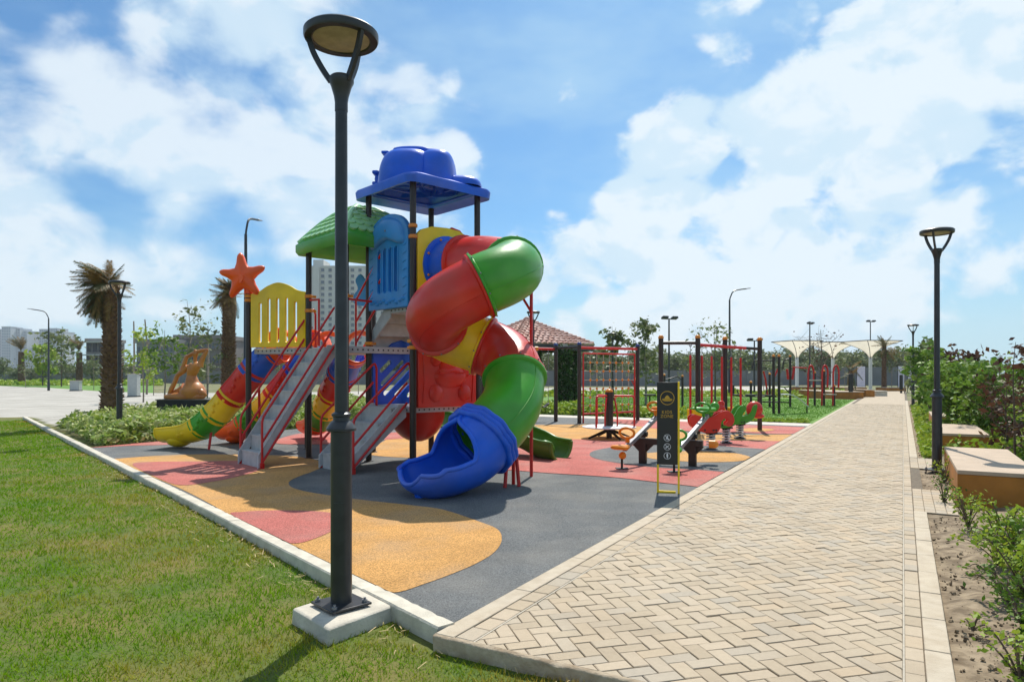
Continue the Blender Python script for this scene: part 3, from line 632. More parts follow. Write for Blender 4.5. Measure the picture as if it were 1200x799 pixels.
# decks
def deck(name, poly, z, th=.10):
    m = MB(); n = len(poly); m.add([(p[0],p[1],z) for p in poly]+[(p[0],p[1],z-th) for p in poly], [tuple(range(n)), tuple(range(2*n-1, n-1, -1))]+[(i, i+n, (i+1)%n+n, (i+1)%n) for i in range(n)])
    o = pb(m, name, M_deck, bevel=.008); m = MB()
    for i in range(n):
        a, b = Vector(poly[i][:2]), Vector(poly[(i+1)%n][:2]); L_ = (b-a).length; d = (b-a)/L_; nn = Vector((d.y,-d.x)); k = int(L_/.1)
        for j in range(1, k): q = a+d*L_*j/k+nn*.0015; m.box((q.x,q.y,z-th*.5), (.028,.003,.028), rz=math.atan2(d.y,d.x))
    pb(m, 'bolt_holes', M_black, o, kind='stuff'); return o
e = .07
deck('lower_deck', [TP(e,e),TP(s-e,e),TP(s-e,s-e),TP(e,s-e)], 1.03)
deck('upper_deck', [TP(e,e),TP(s-e,e),TP(s-e,s*.62),TP(e,s*.62)], 2.75)
deck('middle_deck', [Fp+Vector((*TU*.07,0))+Vector((*TV*.07,0)), Gp, Hp, Ep+Vector((*TU*.07,0))-Vector((*TV*.07,0))], 2.08, .12)
deck('side_deck', [Ep+Vector((-.08,.02,0)), Hp+Vector((-.1,.1,0)), Kp+Vector((.02,-.08,0)), Jp+Vector((.09,.05,0))], 2.085, .11)
# panels
def panel(name, mt, p0, p1, z0, outline, holes, th, back=None, off=0., raise_=None):
    """outline in metres along p0->p1 (x) and up (y) from z0"""
    ex = (Vector(p1)-Vector(p0)); ex.z = 0; ex.normalize(); ey = Vector((0,0,1)); nz = ex.cross(ey)
    O = Vector((p0[0],p0[1],z0))+nz*off; m = MB(); m.plate(outline, holes, th, O, ex, ey); o = pb(m, name, mt, bevel=.012)
    if back: m = MB(); m.plate(outline, [], th*.35, O-nz*th*back, ex, ey); pb(m, 'backing', mt, o)
    return o, O, ex, nz
# light-blue arched panel facing the stairs, A-B side, upper deck
w = 1.24; ar = [(.0,0),(w,0),(w,1.22)]+[(w/2+w/2*math.cos(R(t)), 1.22+.42*math.sin(R(t))) for t in range(10,180,10)]+[(0,1.22)]
pA = TP(0,.08+w); pBn = TP(0,.08)
lb, O, ex, nz = panel('light_blue_panel', M_lblue, pA, pBn, 2.72, ar, [slot(.36+i*.175,.28,1.06,.10) for i in range(4)], .085, back=.30, off=.01)
m = MB(); hood = spl([(.10,1.12,0),(.22,1.08,0),(.62,1.19,0),(1.02,1.08,0),(1.14,1.12,0),(1.10,1.34,0),(.93,1.50,0),(.62,1.58,0),(.31,1.50,0),(.14,1.34,0)], 4, True)
c = sum(hood, Vector((0,0,0)))/len(hood); vs = []; kk = len(hood)
for sc_, dz in ((1,.03),(.97,.075),(.8,.11),(.5,.13),(.2,.137)):
    vs += [O+ex*(c.x+(p.x-c.x)*sc_)+Vector((0,0,1))*(c.y+(p.y-c.y)*sc_)+nz*dz for p in hood]
m.add(vs, [(i+a*kk, (i+1)%kk+a*kk, (i+1)%kk+(a+1)*kk, i+(a+1)*kk) for a in range(4) for i in range(kk)]+[tuple(4*kk+i for i in range(kk))]); pb(m, 'moulded_hood', M_lblue, lb, smooth=60)
m = MB()
for i in range(4):
    for sd in (-.062,.062): x = .36+i*.175+sd; m.tube([O+ex*x+Vector((0,0,.30))+nz*.042, O+ex*x+Vector((0,0,1.04))+nz*.042], .016, 6)
for i in range(7):
    for sd in (.09, w-.09): m.tube([O+ex*(sd-.05)+Vector((0,0,.2+i*.14))+nz*.045, O+ex*(sd+.05)+Vector((0,0,.23+i*.14))+nz*.045], .010, 5)
for i in range(11): m.ball(O+ex*(.12+i*.1)+Vector((0,0,.12+.03*math.sin(i*2.1)))+nz*.045, (.05,.02,.035), 8)
pb(m, 'moulded_ribs', M_lblue, lb, smooth=60)
m = MB(); m.ball(O+ex*.70+Vector((0,0,1.33))+nz*.14, .016, 8); pb(m, 'bolt', M_steel, lb, smooth=60)
# another light-blue wavy panel beyond it
ar = spl([(0,0,0),(.55,0,0),(.6,.2,0),(.55,.42,0),(.40,.56,0),(.22,.50,0),(.10,.62,0),(-.02,.5,0),(.04,.33,0),(-.06,.2,0)], 3, True)
panel('wavy_blue_panel', M_lblue, Hp+Vector((-.28,-.25,0)), Hp+Vector((.6,-.6,0)), 2.95, [(p.x,p.y) for p in ar], [], .05)
# dark-blue panel with slanting slots, far side of the lower deck
w = 1.25; ar = [(0,0),(w,0),(w,.80),(1.10,.90),(1.0,1.02),(.85,1.14),(.62,1.20),(.42,1.14),(.30,1.04),(.16,1.0),(0,1.0)]
def slant(x, y, l_, w_, a=42): c_, s_ = math.cos(R(a)), math.sin(R(a)); return [(x+px*c_-py*s_, y+px*s_+py*c_) for px, py in [(0,-w_/2),(l_,-w_/2),(l_+w_*.4,0),(l_,w_/2),(0,w_/2),(-w_*.4,0)]]
panel('blue_slotted_panel', M_blue, TP(.07,s), TP(.07+w,s), 1.02, ar, [slant(.18,.62,.26,.085),slant(.20,.38,.62,.085),slant(.26,.20,.80,.085),slant(.50,.16,.80,.085),slant(.78,.15,.45,.085)], .06)
# yellow tube-entry panel on B-D side, upper deck
w = 1.26; cx, cz = .63, .70; hole = [(cx+.40*math.cos(R(t)), cz+.40*math.sin(R(t))) for t in range(0,360,15)]
ar = [(0,0),(w,0),(w,1.05),(1.16,1.26),(.9,1.36),(.63,1.38),(.3,1.36),(.08,1.28),(0,1.20)]
yp, O, ex, nz = panel('yellow_entry_panel', M_yellow, TP(.07,0), TP(1.33,0), 2.74, ar, [hole], .07)
tubeO = O+ex*cx+Vector((0,0,cz))
m = MB(); ring = [(.53,.035),(.53,.065),(.47,.075),(.42,.07),(.40,.02)]
Mr = Matrix((ex, Vector((0,0,1)), nz)).transposed()
m.lathe(ring, tubeO, 28, M=Mr); pb(m, 'tube_flange', M_blue, yp, smooth=40)
for i in range(8):
    a = R(22+45*i); m = MB(); m.ball(tubeO+ex*.475*math.cos(a)+Vector((0,0,.475*math.sin(a)))+nz*.078, .022, 8); pb(m, 'bolt', M_amber, yp, smooth=60)
m = MB(); m.plate([(0,0),(.5,.0),(.62,.14),(.5,.24),(.38,.22),(.24,.33),(.05,.36),(-.1,.22)], [], .05, TP(.95,.25,3.86), TU, (0,0,1)); pb(m, 'red_crest_panel', M_red, bevel=.015)
# red moulded panel on B-D side, lower deck
w = 1.26; ar = [(0,0),(w,0),(w,1.0),(1.0,1.14),(.6,1.06),(.25,1.14),(0,1.1)]
rp, O, ex, nz = panel('red_moulded_panel', M_red, TP(.07,-.02), TP(1.33,-.02), 1.02, ar, [], .07)
m = MB(); z = Vector((0,0,1))
Mr2 = Matrix((ex, nz, Vector((0,0,1)))).transposed()
for bx__, bz__, r1, r2, r3 in ((.68,.52,.36,.075,.20),(.62,.72,.20,.06,.14),(.36,.80,.11,.06,.11),(.36,.24,.15,.08,.16),(.98,.24,.14,.08,.15),(1.02,.62,.12,.05,.1)): m.ball(O+ex*bx__+z*bz__+nz*.03, (r1,r2,r3), 18, M=Mr2)
m.tube([O+ex*(.36+.52*i/8)+z*(.60-.02*math.sin(i))+nz*.14 for i in range(9)], .018, 6)
for x in (.1,1.16): m.tube([O+ex*x+z*.08+nz*.035, O+ex*(x+.03)+z*.5+nz*.035, O+ex*x+z*.98+nz*.035], .022, 6)
pb(m, 'moulded_relief', M_red, rp, smooth=60, kind='stuff')
# yellow slotted panel E-J
w = 1.24; ar = [(0,0),(w,0),(w,1.02)]+[(p.x,p.y) for p in spl([(w,1.04,0),(1.05,1.08,0),(.86,1.18,0),(.62,1.24,0),(.38,1.18,0),(.19,1.08,0),(0,1.04,0)], 4)]
dEJ = (Vector(Ep)-Vector(Jp)).normalized(); p0 = Jp+dEJ*.07
panel('yellow_slotted_panel', M_yellow, p0, Ep, 2.10, ar, [slot(.22+i*.20,.09,.86 if i in (0,4) else .94,.062) for i in range(5)], .06)
# starfish on an elbow above post J
st = Vector((Jp.x-.08, Jp.y-.08, 3.47)); m = MB(); prof = []
for i in range(10):
    a = R(96+36*i); r_ = .45 if i % 2 == 0 else .215
    prof.append((r_*math.cos(a), r_*math.sin(a), 0))
o2 = []
for i in range(10):
    p, q = Vector(prof[i]), Vector(prof[(i+1)%10]); nn = q.lerp(p, .5); o2 += [p*.985 if i%2==0 else p, nn]
o2 = []
for i in range(10):
    p = Vector(prof[i])
    if i % 2 == 0: tg = Vector((-p.y,p.x,0)).normalized(); o2 += [p*.88-tg*.062, p*1.0-tg*.03, p*1.04, p*1.0+tg*.03, p*.88+tg*.062]
    else: o2 += [p*1.04]
o2 = spl(o2, 2, True); kk = len(o2); vs = []
for sc_, dy in ((.55,.085),(.8,.075),(.96,.045),(1,.0),(.96,-.045),(.8,-.075),(.55,-.095),(.2,-.12)):
    vs += [st+Vector((p.x*sc_, dy, p.z*0+p.y*sc_)) for p in o2]
m.add(vs, [(i+a*kk, (i+1)%kk+a*kk, (i+1)%kk+(a+1)*kk, i+(a+1)*kk) for a in range(7) for i in range(kk)]+[tuple(range(kk-1,-1,-1)), tuple(7*kk+i for i in range(kk))]); pb(m, 'starfish', M_orange, smooth=50)
m = MB(); m.tube(spl([(Jp.x,Jp.y,3.14),(Jp.x,Jp.y,3.26),(Jp.x-.01,Jp.y-.04,3.38),(Jp.x-.06,Jp.y-.12,3.42),(Jp.x-.10,Jp.y-.2,3.42)], 4), .085, 14); pb(m, 'star_elbow', M_orange, smooth=60)
# red guard rails beside the stair head
def rail(pts, name='rail', r=.021, parent=None): m = MB(); m.tube(pts, r, 8); return pb(m, name, M_rail, parent, smooth=50)
fe = (Ep-Fp).normalized()
rail([Ep+Vector((0,0,2.98)), Ep-fe*.40+Vector((0,0,2.96))]); rail([Ep-fe*.40+Vector((0,0,2.96)), Ep-fe*.40+Vector((0,0,2.10))])
rail([Fp+Vector((0,0,2.90)), Fp.lerp(Gp,.95)+Vector((0,0,2.86))])
# ---- stairs
def stair(P0, d, wv, run, z0, z1, n, rails=True, rh=.78, out=.10):
    """P0: front edge corner of the foot, d: direction up the flight, wv: vector across the flight"""
    P0 = Vector(P0); d = Vector((*d,0)); wv = Vector((*wv,0)); wn_ = wv.normalized(); rise = (z1-z0)/n; tr = run/n
    root = MB(); fl = None
    for sd in (0, 1):
        m = MB(); O = P0+wn_*(-.02 if sd == 0 else wv.length+.02)
        lo = -.10; m.plate([(-.06,z0),(run+.02,z1-.16),(run+.02,z1+.05),(run-.12,z1+.05),(-.06,z0+.22)] if True else [], [], .035, O, d, (0,0,1)); o = pb(m, 'stringer', M_deck, fl, bevel=.006)
        if fl is None: fl = o
    for i in range(n):
        c = P0+d*(tr*(i+.5))+wv*.5; z = z0+rise*(i+1); az = math.atan2(d.y,d.x)
        m = MB(); m.box((c.x,c.y,z-.012), (tr+.02,wv.length,.024), rz=az); q = P0+d*(tr*i+.004)+wv*.5; m.box((q.x,q.y,z-rise/2-.012), (.012,wv.length-.004,rise-.026), rz=az)
        for k in range(6):
            q = P0+d*(tr*(i+.25+.1*k))+wv*.5; m.box((q.x,q.y,z+.002), (.012,wv.length*.9,.006), rz=az)
        pb(m, 'step', M_deck, fl)
    if rails:
        for sd in (0, 1):
            o_ = P0+wn_*(-.06 if sd == 0 else wv.length+.06); sl_ = (z1-z0)/run
            a = o_+d*.0; up = Vector((0,0,1))
            top = [a+up*(z0), a+up*(z0+rh), a+d*.06+up*(z0+rh+.10), a+d*.2+up*(z0+rh+.10+.14*sl_)]
            e_ = a+d*(run+.02)
            hi = [e_+up*(z1+rh-.03), e_+d*.06+up*(z1+rh+.0), e_+d*.09+up*(z1+rh-.08), e_+d*.09+up*(z1+.06)]
            rail([a+up*z0, a+up*(z0+rh)]+spl([a+up*(z0+rh), a+d*.03+up*(z0+rh+.10), a+d*.12+up*(z0+rh+.10+.09*sl_)], 4)[1:]+[e_-d*.05+up*(z1+rh-.08)]+spl([e_-d*.05+up*(z1+rh-.08), e_+d*.03+up*(z1+rh-.03), e_+d*.07+up*(z1+rh-.12)], 3)[1:]+[e_+d*.07+up*(z1-.05)], 'handrail', parent=fl)
            for h in (.42, .08):
                rail([a+up*(z0+h+.02), e_+up*(z1+h)], 'handrail', parent=fl)
            m = MB(); m.box((a.x,a.y,z0+.05), (.06,.05,.10), rz=math.atan2(d.y,d.x)); pb(m, 'rail_shoe', M_rail, fl)
    return fl
f1 = Vector((-4.22,11.46,0)); stair(f1, TU, TV*.80, 1.34, 0, 2.06, 8)
stair(TP(-1.03,.22), TU, TV*.95, 1.0, 0, 1.02, 4)
stair(TP(.10,1.42), -TV, TU*.95, .62, 2.08, 2.75, 3, rails=False)
# hand rails of the inner flight (seen between the towers)
for dx in (0., .12):
    a = TP(-.06+dx,1.75); b = TP(-.02+dx,.9)
    if dx == 0:
        rail([a+Vector((0,0,2.0)), a+Vector((0,0,2.95)), b+Vector((0,0,3.75))]); rail([a+Vector((0,0,2.55)), b+Vector((0,0,3.3))]); rail([a+Vector((0,0,2.16)), b+Vector((0,0,2.95))])
# ---- blue roof
def rrect(h, r, n=4):
    o = []
    for cx_, cy_, a in ((h-r,h-r,0),(-(h-r),h-r,90),(-(h-r),-(h-r),180),(h-r,-(h-r),270)): o += arc(cx_,cy_,r,a,a+90,n)
    return o
def roofloops(ctr, loops):
    vs = []; k = len(loops[0][0]); fs = []
    for poly, z in loops: vs += [Vector((ctr.x,ctr.y,z))+Vector((*(TU*p[0]+TV*p[1]),0)) for p in poly]
    for a in range(len(loops)-1): fs += [(a*k+i, a*k+(i+1)%k, (a+1)*k+(i+1)%k, (a+1)*k+i) for i in range(k)]
    return vs, fs, k
rc = (PA_+PD_)/2; zr = 4.80
m = MB(); vs, fs, k = roofloops(rc, [(rrect(.62,.12),zr+.20),(rrect(.70,.12),zr+.02),(rrect(.80,.14),zr+.0),(rrect(.905,.16),zr-.06),(rrect(.92,.17),zr+.06),(rrect(.90,.17),zr+.10),(rrect(.74,.20),zr+.17),(rrect(.3,.2),zr+.22)])
m.add(vs, [f[::-1] for f in fs]+[tuple(range(k)), tuple(7*k+i for i in range(k))]); roof = pb(m, 'blue_roof', M_blue, smooth=35)
m = MB()
for a_, b_ in (((-.66,0),(.66,0)),((0,-.66),(0,.66)),((-.55,-.55),(.55,.55)),((-.55,.55),(.55,-.55))):
    m.tube([rc+Vector((*(TU*a_[0]+TV*a_[1]),zr+.19)), rc+Vector((*(TU*b_[0]+TV*b_[1]),zr+.19))], .018, 6)
for q in (.45,.66): m.tube([rc+Vector((*(TU*p[0]+TV*p[1]),zr+.06+(.66-q)*.5)) for p in rrect(q,.1,2)], .022, 6, closed=True)
pb(m, 'roof_ribs', M_blue, roof, smooth=50)
# moulded aeroplane-like body on the roof
A3 = Matrix(((TU.x, TV.x, 0),(TU.y, TV.y, 0),(0,0,1)))
rv = Vector((*(TU-TV).normalized(),0)); fv = Vector((*(TU+TV).normalized(),0)); V3 = Matrix((rv, fv, Vector((0,0,1)))).transposed()
def superdome(c, rx, ry, rz, mt, name, par, ex=.34, n=32, pw=.72, lean=0):
    m = MB(); vs = []; k = 11
    for i in range(k+1):
        ph = PI/2*i/k; cz_ = math.sin(ph)**.78; cr = max(.0, math.cos(ph))**ex
        for j in range(n):
            t = 2*PI*j/n; x = math.copysign(abs(math.cos(t))**pw, math.cos(t)); y = math.copysign(abs(math.sin(t))**pw, math.sin(t))
            vs.append(V3 @ Vector((rx*x*cr+lean*cz_, ry*y*cr, rz*cz_))+c)
    m.add(vs, [(a*n+i, a*n+(i+1)%n, (a+1)*n+(i+1)%n, (a+1)*n+i) for a in range(k) for i in range(n)]); return pb(m, name, mt, par, smooth=50)
dc = rc+Vector((0,0,zr+.10))
superdome(dc-rv*.27-fv*.1, .50, .56, .66, M_blue, 'roof_body', roof, ex=.42, lean=.04)
superdome(dc+rv*.29-fv*.1, .33, .52, .64, M_blue, 'roof_body', roof, ex=.36)
superdome(dc+rv*.66-fv*.05+Vector((0,0,.02)), .42, .38, .20, M_blue, 'roof_tail', roof, ex=.6)
t0 = dc-rv*.27-fv*.1
m = MB(); m.ball(t0-rv*.50+Vector((0,0,.20)), (.09,.09,.12), 10); pb(m, 'roof_nose', M_blue, roof, smooth=60)
for z_ in (.30,.10): m = MB(); m.box(t0-rv*.55+Vector((0,0,z_)), (.12,.24,.06), M=V3); pb(m, 'nose_fin', M_blue, roof, bevel=.02)
m = MB(); P_ = spl([t0-rv*.36+Vector((0,0,.60)), t0-rv*.15+Vector((0,0,.69)), t0+rv*.2+Vector((0,0,.70)), t0+rv*.62+Vector((0,0,.66))], 5); m.tube(P_, [.05]*4+[.085]*(len(P_)-8)+[.06]*4, 10); pb(m, 'roof_crest', M_blue, roof, smooth=60)
m = MB(); m.box(t0-rv*.38+Vector((0,0,.66)), (.14,.20,.05), M=V3); pb(m, 'crest_fin', M_blue, roof, bevel=.02)
# ---- green scaled roof over the middle tower
gc = (Fp+Hp)/2; zg = 3.88
loops = [(rrect(.62,.08),zg+.22),(rrect(.74,.08),zg+.0),(rrect(.86,.08),zg-.06),(rrect(.90,.09),zg+.0),(rrect(.90,.09),zg+.13),(rrect(.86,.09),zg+.17)]
pr = [(.86,.17),(.70,.36),(.55,.53),(.39,.68),(.22,.79),(.08,.84)]
loops += [(rrect(h, min(.10,h*.3)), zg+z) for h, z in pr[1:]]
m = MB(); vs, fs, k = roofloops(gc, loops); m.add(vs, [f[::-1] for f in fs]+[tuple(range(k)), tuple((len(loops)-1)*k+i for i in range(k))]); gr = pb(m, 'green_roof', M_rgreen, smooth=35)
def prz(t):
    t *= len(pr)-1; i = min(int(t), len(pr)-2); f = t-i; return pr[i][0]+(pr[i+1][0]-pr[i][0])*f, pr[i][1]+(pr[i+1][1]-pr[i][1])*f
m = MB()
for (ax, ay) in ((TU,TV),(TV,-TU),(-TU,-TV),(-TV,TU)):        # face outward ax, along ay
    for row in range(7):
        t0_, t1_ = .04+row*.125, .04+(row+1.35)*.125; h0, z0_ = prz(min(t0_,1)); h1, z1_ = prz(min(t1_,1)); w_ = max(h0-.10,.05); nn = max(1, int(round(2*w_/.19)))
        for i in range(nn+(row%2)):
            cx_ = -w_+(i+.5-.5*(row%2))*2*w_/nn
            if abs(cx_) > w_: continue
            hw = w_/nn*.92; vs = []
            base = gc+Vector((*(ax*h0+ay*cx_),zg+z0_)); top = gc+Vector((*(ax*h1+ay*cx_*(h1/h0)),zg+z1_)); upv = (top-base); nrm = upv.cross(Vector((*ay,0))).normalized()
            if nrm.dot(Vector((*ax,.3))) < 0: nrm = -nrm
            ayv = Vector((*ay,0))
            outl = [(-1,.45),(-.92,.22),(-.6,.06),(0,0),(.6,.06),(.92,.22),(1,.45),(1,1),(-1,1)]
            vt = [base+ayv*hw*a+upv*b+nrm*(.034*(1-b)+.004) for a, b in outl]; vb_ = [base+ayv*hw*a+upv*b-nrm*.004 for a, b in outl]
            m.add(vt+vb_, [tuple(range(9)), *[(j, (j+1)%9, 9+(j+1)%9, 9+j) for j in range(9)]])
pb(m, 'roof_scales', M_scale, gr, kind='stuff')
for sx, sy in ((1,1),(1,-1),(-1,1),(-1,-1)):
    m = MB(); m.tube([gc+Vector((*(TU*sx*(h-.03)+TV*sy*(h-.03)),zg+z+.0)) for h, z in pr], [.055,.06,.06,.06,.06,.05], 8); pb(m, 'hip_rib', M_scale, gr, smooth=60)
# ---- spiral tube slide
n0 = Vector((-TV.x,-TV.y,0))
cp = [tubeO+n0*.03, tubeO+n0*.5+Vector((0,0,-.01)), tubeO+n0*1.0+Vector((0,0,-.05)), (-.06,10.72,3.26),(.02,10.32,3.16),(-.13,9.98,3.02),(-.5,9.84,2.84),(-.96,9.98,2.60),(-1.17,10.40,2.40),(-.98,10.84,2.22),(-.5,10.96,2.05),(-.12,10.80,1.86),(.03,10.42,1.60),(.01,10.05,1.22),(-.14,9.74,.96),(-.40,9.44,.70)]
path3 = spl(cp, 10); tr_ = .445
def frames(P):
    T = [(P[min(i+1,len(P)-1)]-P[max(i-1,0)]).normalized() for i in range(len(P))]; X = []
    x = T[0].cross(Vector((0,0,1))).normalized()
    for i in range(len(P)):
        if i: q = T[i-1].rotation_difference(T[i]); x = q @ x; x = (x-T[i]*x.dot(T[i])).normalized()
        X.append((P[i], T[i], x, T[i].cross(x)))
    return X
FR = frames(path3); spiral = None
secs = [(0,10,M_blue),(10,34,M_red),(34,59,M_green),(59,84,M_red),(84,101,M_yellow),(101,122,M_red),(122,150,M_green)]
sp_root = MB()
for a, b, mt in secs:
    m = MB(); n = 28; vs = []; idx = list(range(a, b+1)); seq = []
    for i in idx:
        seq.append((i, tr_))
    for i, r_ in seq:
        p, t, x, y = FR[i]; vs += [p+(x*math.cos(2*PI*j/n)+y*math.sin(2*PI*j/n))*r_ for j in range(n)]
    fs = [(k_*n+j, k_*n+(j+1)%n, (k_+1)*n+(j+1)%n, (k_+1)*n+j) for k_ in range(len(seq)-1) for j in range(n)]
    m.add(vs, fs)
    # flanges: rounded rims that stand proud of the tube at both ends
    for i, sg in ((a, 1), (b, -1)):
        if i == 0: continue
        p, t, x, y = FR[i]; rv = []
        prof = [(tr_-.004,.055),(tr_+.02,.05),(tr_+.048,.035),(tr_+.052,.004),(tr_-.004,.004)]
        for r_, dz in prof: rv += [p+t*dz*sg+(x*math.cos(2*PI*j/n)+y*math.sin(2*PI*j/n))*r_ for j in range(n)]
        m.add(rv, [(k_*n+j, k_*n+(j+1)%n, (k_+1)*n+(j+1)%n, (k_+1)*n+j) for k_ in range(4) for j in range(n)])
    o = pb(m, 'tube_section', mt, None, smooth=38)
    m = MB()
    for ang in (.35, .35+PI): m.tube([FR[i][0]+(FR[i][2]*math.cos(ang)+FR[i][3]*math.sin(ang))*(tr_+.001) for i in range(a+1, b)], .007, 5)
    pb(m, 'mould_seam', mt, o, smooth=60, kind='stuff')
    m = MB()
    for i, sg in ((b, -1),):
        p, t, x, y = FR[i]
        for j in range(10): a_ = 2*PI*(j+.5)/10; q = p+t*.035*sg+(x*math.cos(a_)+y*math.sin(a_))*(tr_+.038); m.ball(q+(q-p).normalized()*.012, .014, 6)
    pb(m, 'bolts', M_steel, o, kind='stuff')
# blue exit chute
ex_p = spl([cp[-1], (-.62,9.26,.52), (-.84,9.08,.42), (-1.02,8.94,.37), (-1.17,8.84,.37), (-1.27,8.77,.41)], 8)
def chute(P, prof, name, mt, parent=None, solid=.03, n=26, rim=.03, ridge=0):
    """prof(t) -> (half angle, radius x, radius down, shift along tangent of the upper edge)"""
    m = MB(); vs = []; k = len(P); E1 = []; E2 = []
    for i, p in enumerate(P):
        t = (P[min(i+1,k-1)]-P[max(i-1,0)]).normalized(); side = t.cross(Vector((0,0,1))).normalized(); up = side.cross(t).normalized()
        ha, rx, ry, sh = prof(i/(k-1))
        for j in range(n+1):
            a = -ha+2*ha*j/n; lift = (1-math.cos(a))/2
            q = p+side*rx*math.sin(a)-up*ry*math.cos(a)+t*sh*lift+(-up*ridge*math.cos(i*2.2)*0)
            vs.append(q)
        E1.append(vs[-n-1].copy()); E2.append(vs[-1].copy())
    m.add(vs, [(i*(n+1)+j, i*(n+1)+j+1, (i+1)*(n+1)+j+1, (i+1)*(n+1)+j) for i in range(k-1) for j in range(n)])
    o = pb(m, name, mt, parent, smooth=60, solid=solid)
    if rim:
        m = MB(); m.tube(E1, rim, 8); m.tube(E2, rim, 8); m.tube(vs[-n-1:], rim, 8); pb(m, 'rim', mt, o, smooth=60)
    return o
def bexit(t):
    f = max(0, min(1, (t-.10)/.26)); f = f*f*(3-2*f)
    ha = PI*(.999-.47*f); e_ = max(0,(t-.72)/.28)
    if e_ > 0: ha *= 1-.30*e_
    return ha, (tr_+.04+.08*t)*(1-.42*e_**2.2), (tr_+.03-.14*t)*(1-.25*e_), 0.0
bx_ = chute(ex_p, bexit, 'exit_chute', M_blue, rim=.034)
# corrugated hood edge round the exit mouth
m = MB(); p, t, x, y = FR[-1]; n = 44
for q_, dd in ((0,-.05),(1,.02),(2,.09)):
    pts = [p+t*dd+(x*math.cos(2*PI*j/n)+y*math.sin(2*PI*j/n))*(tr_+.052+.014*math.cos(j*2*PI/n*11)) for j in range(n)]; m.tube(pts, .046, 8, closed=True)
pb(m, 'hood_ridges', M_blue, bx_, smooth=70)
m = MB(); q = ex_p[-8]; m.cyl((q.x,q.y,.0),(q.x,q.y,.1),.07,.09); pb(m, 'chute_foot', M_blue, bx_, smooth=50)
# red legs under the spiral
for a, b in (((-.10,9.55,0),(-.04,9.70,.80)),((.10,9.66,0),(.02,9.72,.86)),((.02,9.86,0),(.02,9.76,.9)),((.30,10.6,0),(.30,10.6,3.4))):
    rail([a, b], 'support_leg', .026); m = MB(); m.box((a[0],a[1],.006), (.12,.12,.012)); 
rail([(.30,10.6,2.55),(.12,10.62,2.85)], 'support_leg', .02); rail([(-.30,10.9,0),(-.30,10.9,2.9)], 'support_leg', .03)
# ---- banded slides from the side deck
def banded(P, cols, name='banded_slide', w=.30, hood=True):
    P = spl(P, 6); k = len(P); nb = len(cols); root = None
    for b in range(nb):
        cf = [0,.13,.31,.47,.61,.75,1.0]; i0 = int(round((k-1)*cf[b])); i1 = int(round((k-1)*cf[b+1])); seg = P[max(0,i0-1):i1+1] if b else P[i0:i1+1]
        last = b == nb-1
        def pf(t, last=last): return (PI*.66 if not last else PI*(.66-.08*t), w+(.05*t if last else 0)+.018*math.cos(min(t,1)*PI*2)*1, w*.98-(.06*t if last else 0), 0)
        o = chute(seg, pf, 'slide_section', cols[b], root, solid=.03, n=18, rim=.024)
        if root is None: root = o
        m = MB()                          # moulded wave relief along both flanks
        for i in range(1, len(seg)-1):
            t = (seg[i+1]-seg[i-1]).normalized(); side = t.cross(Vector((0,0,1))).normalized(); up = side.cross(t)
            for sg in (-1,1): m.ball(seg[i]+side*sg*(w-.012)-up*(.04+.05*math.sin(i*1.7)), (.045,.045,.05), 8)
        pb(m, 'moulded_relief', cols[b], o, smooth=70, kind='stuff')
    return root
s1 = banded([(-4.70,14.02,2.12),(-5.0,14.08,2.02),(-5.5,14.22,1.55),(-6.0,14.36,1.02),(-6.45,14.48,.60),(-6.85,14.59,.40),(-7.45,14.75,.36)], [M_orange,M_blue,M_red,M_yellow,M_green,M_yellow])
s2 = banded([(-4.05,14.75,2.12),(-4.35,14.86,2.0),(-4.85,15.05,1.55),(-5.35,15.24,1.02),(-5.85,15.44,.60),(-6.2,15.6,.38),(-6.6,15.75,.32)], [M_orange,M_blue,M_red,M_yellow,M_green,M_orange])
s3 = banded([(-3.25,14.25,2.10),(-3.45,14.55,1.95),(-3.8,15.1,1.5),(-4.15,15.65,1.05),(-4.5,16.2,.62),(-4.75,16.6,.38),(-5.0,17.05,.33)], [M_orange,M_blue,M_red,M_yellow,M_green,M_orange])
for c_, w_ in (((-7.15,14.68,.20),(.55,.5,.30)),((-6.35,15.68,.17),(.5,.48,.28))):
    m = MB(); m.ball(c_, (w_[0]*.5,w_[1]*.6,w_[2]*.62), 14); pb(m, 'slide_toe', M_yellow if w_[0] > .52 else M_orange, s1 if w_[0] > .52 else s2, smooth=60)
for a, b in (((-6.35,14.3,0),(-6.32,14.4,.55)),((-6.05,15.2,0),(-5.8,15.3,.6)),((-5.35,14.5,0),(-5.3,14.3,1.3))): rail([a,b], 'support_leg', .028)
m = MB(); m.cyl((-4.75,16.0,0),(-4.75,16.0,1.0),.035); m.cyl((-5.0,13.9,0),(-5.05,13.9,.5),.03); pb(m, 'grey_leg', M_deck, smooth=40)
# orange entry hoods
def hood(c, ax, w=.62, h=.34, name='entry_hood'):
    ax = Vector((*ax,0)).normalized(); m = MB(); vs = []; n = 14; k = 5; dp = Vector((-ax.y,ax.x,0))
    for i in range(k+1):
        sc_ = 1-.10*i/k
        for j in range(n+1): a = PI*j/n; vs.append(Vector(c)+ax*w/2*math.cos(a)*sc_+Vector((0,0,h*math.sin(a)*sc_))+dp*(.36*i/k))
    m.add(vs, [(i*(n+1)+j, i*(n+1)+j+1, (i+1)*(n+1)+j+1, (i+1)*(n+1)+j) for i in range(k) for j in range(n)]); return pb(m, name, M_orange, smooth=60, solid=.05)
hood((-3.75,13.95,2.10),(1,.2)); hood((-3.05,13.75,2.10),(1,.2)); hood((-4.75,13.85,2.08),(1,-.2),.6,.42); hood((-4.2,14.4,2.08),(1,-.2),.55,.42)
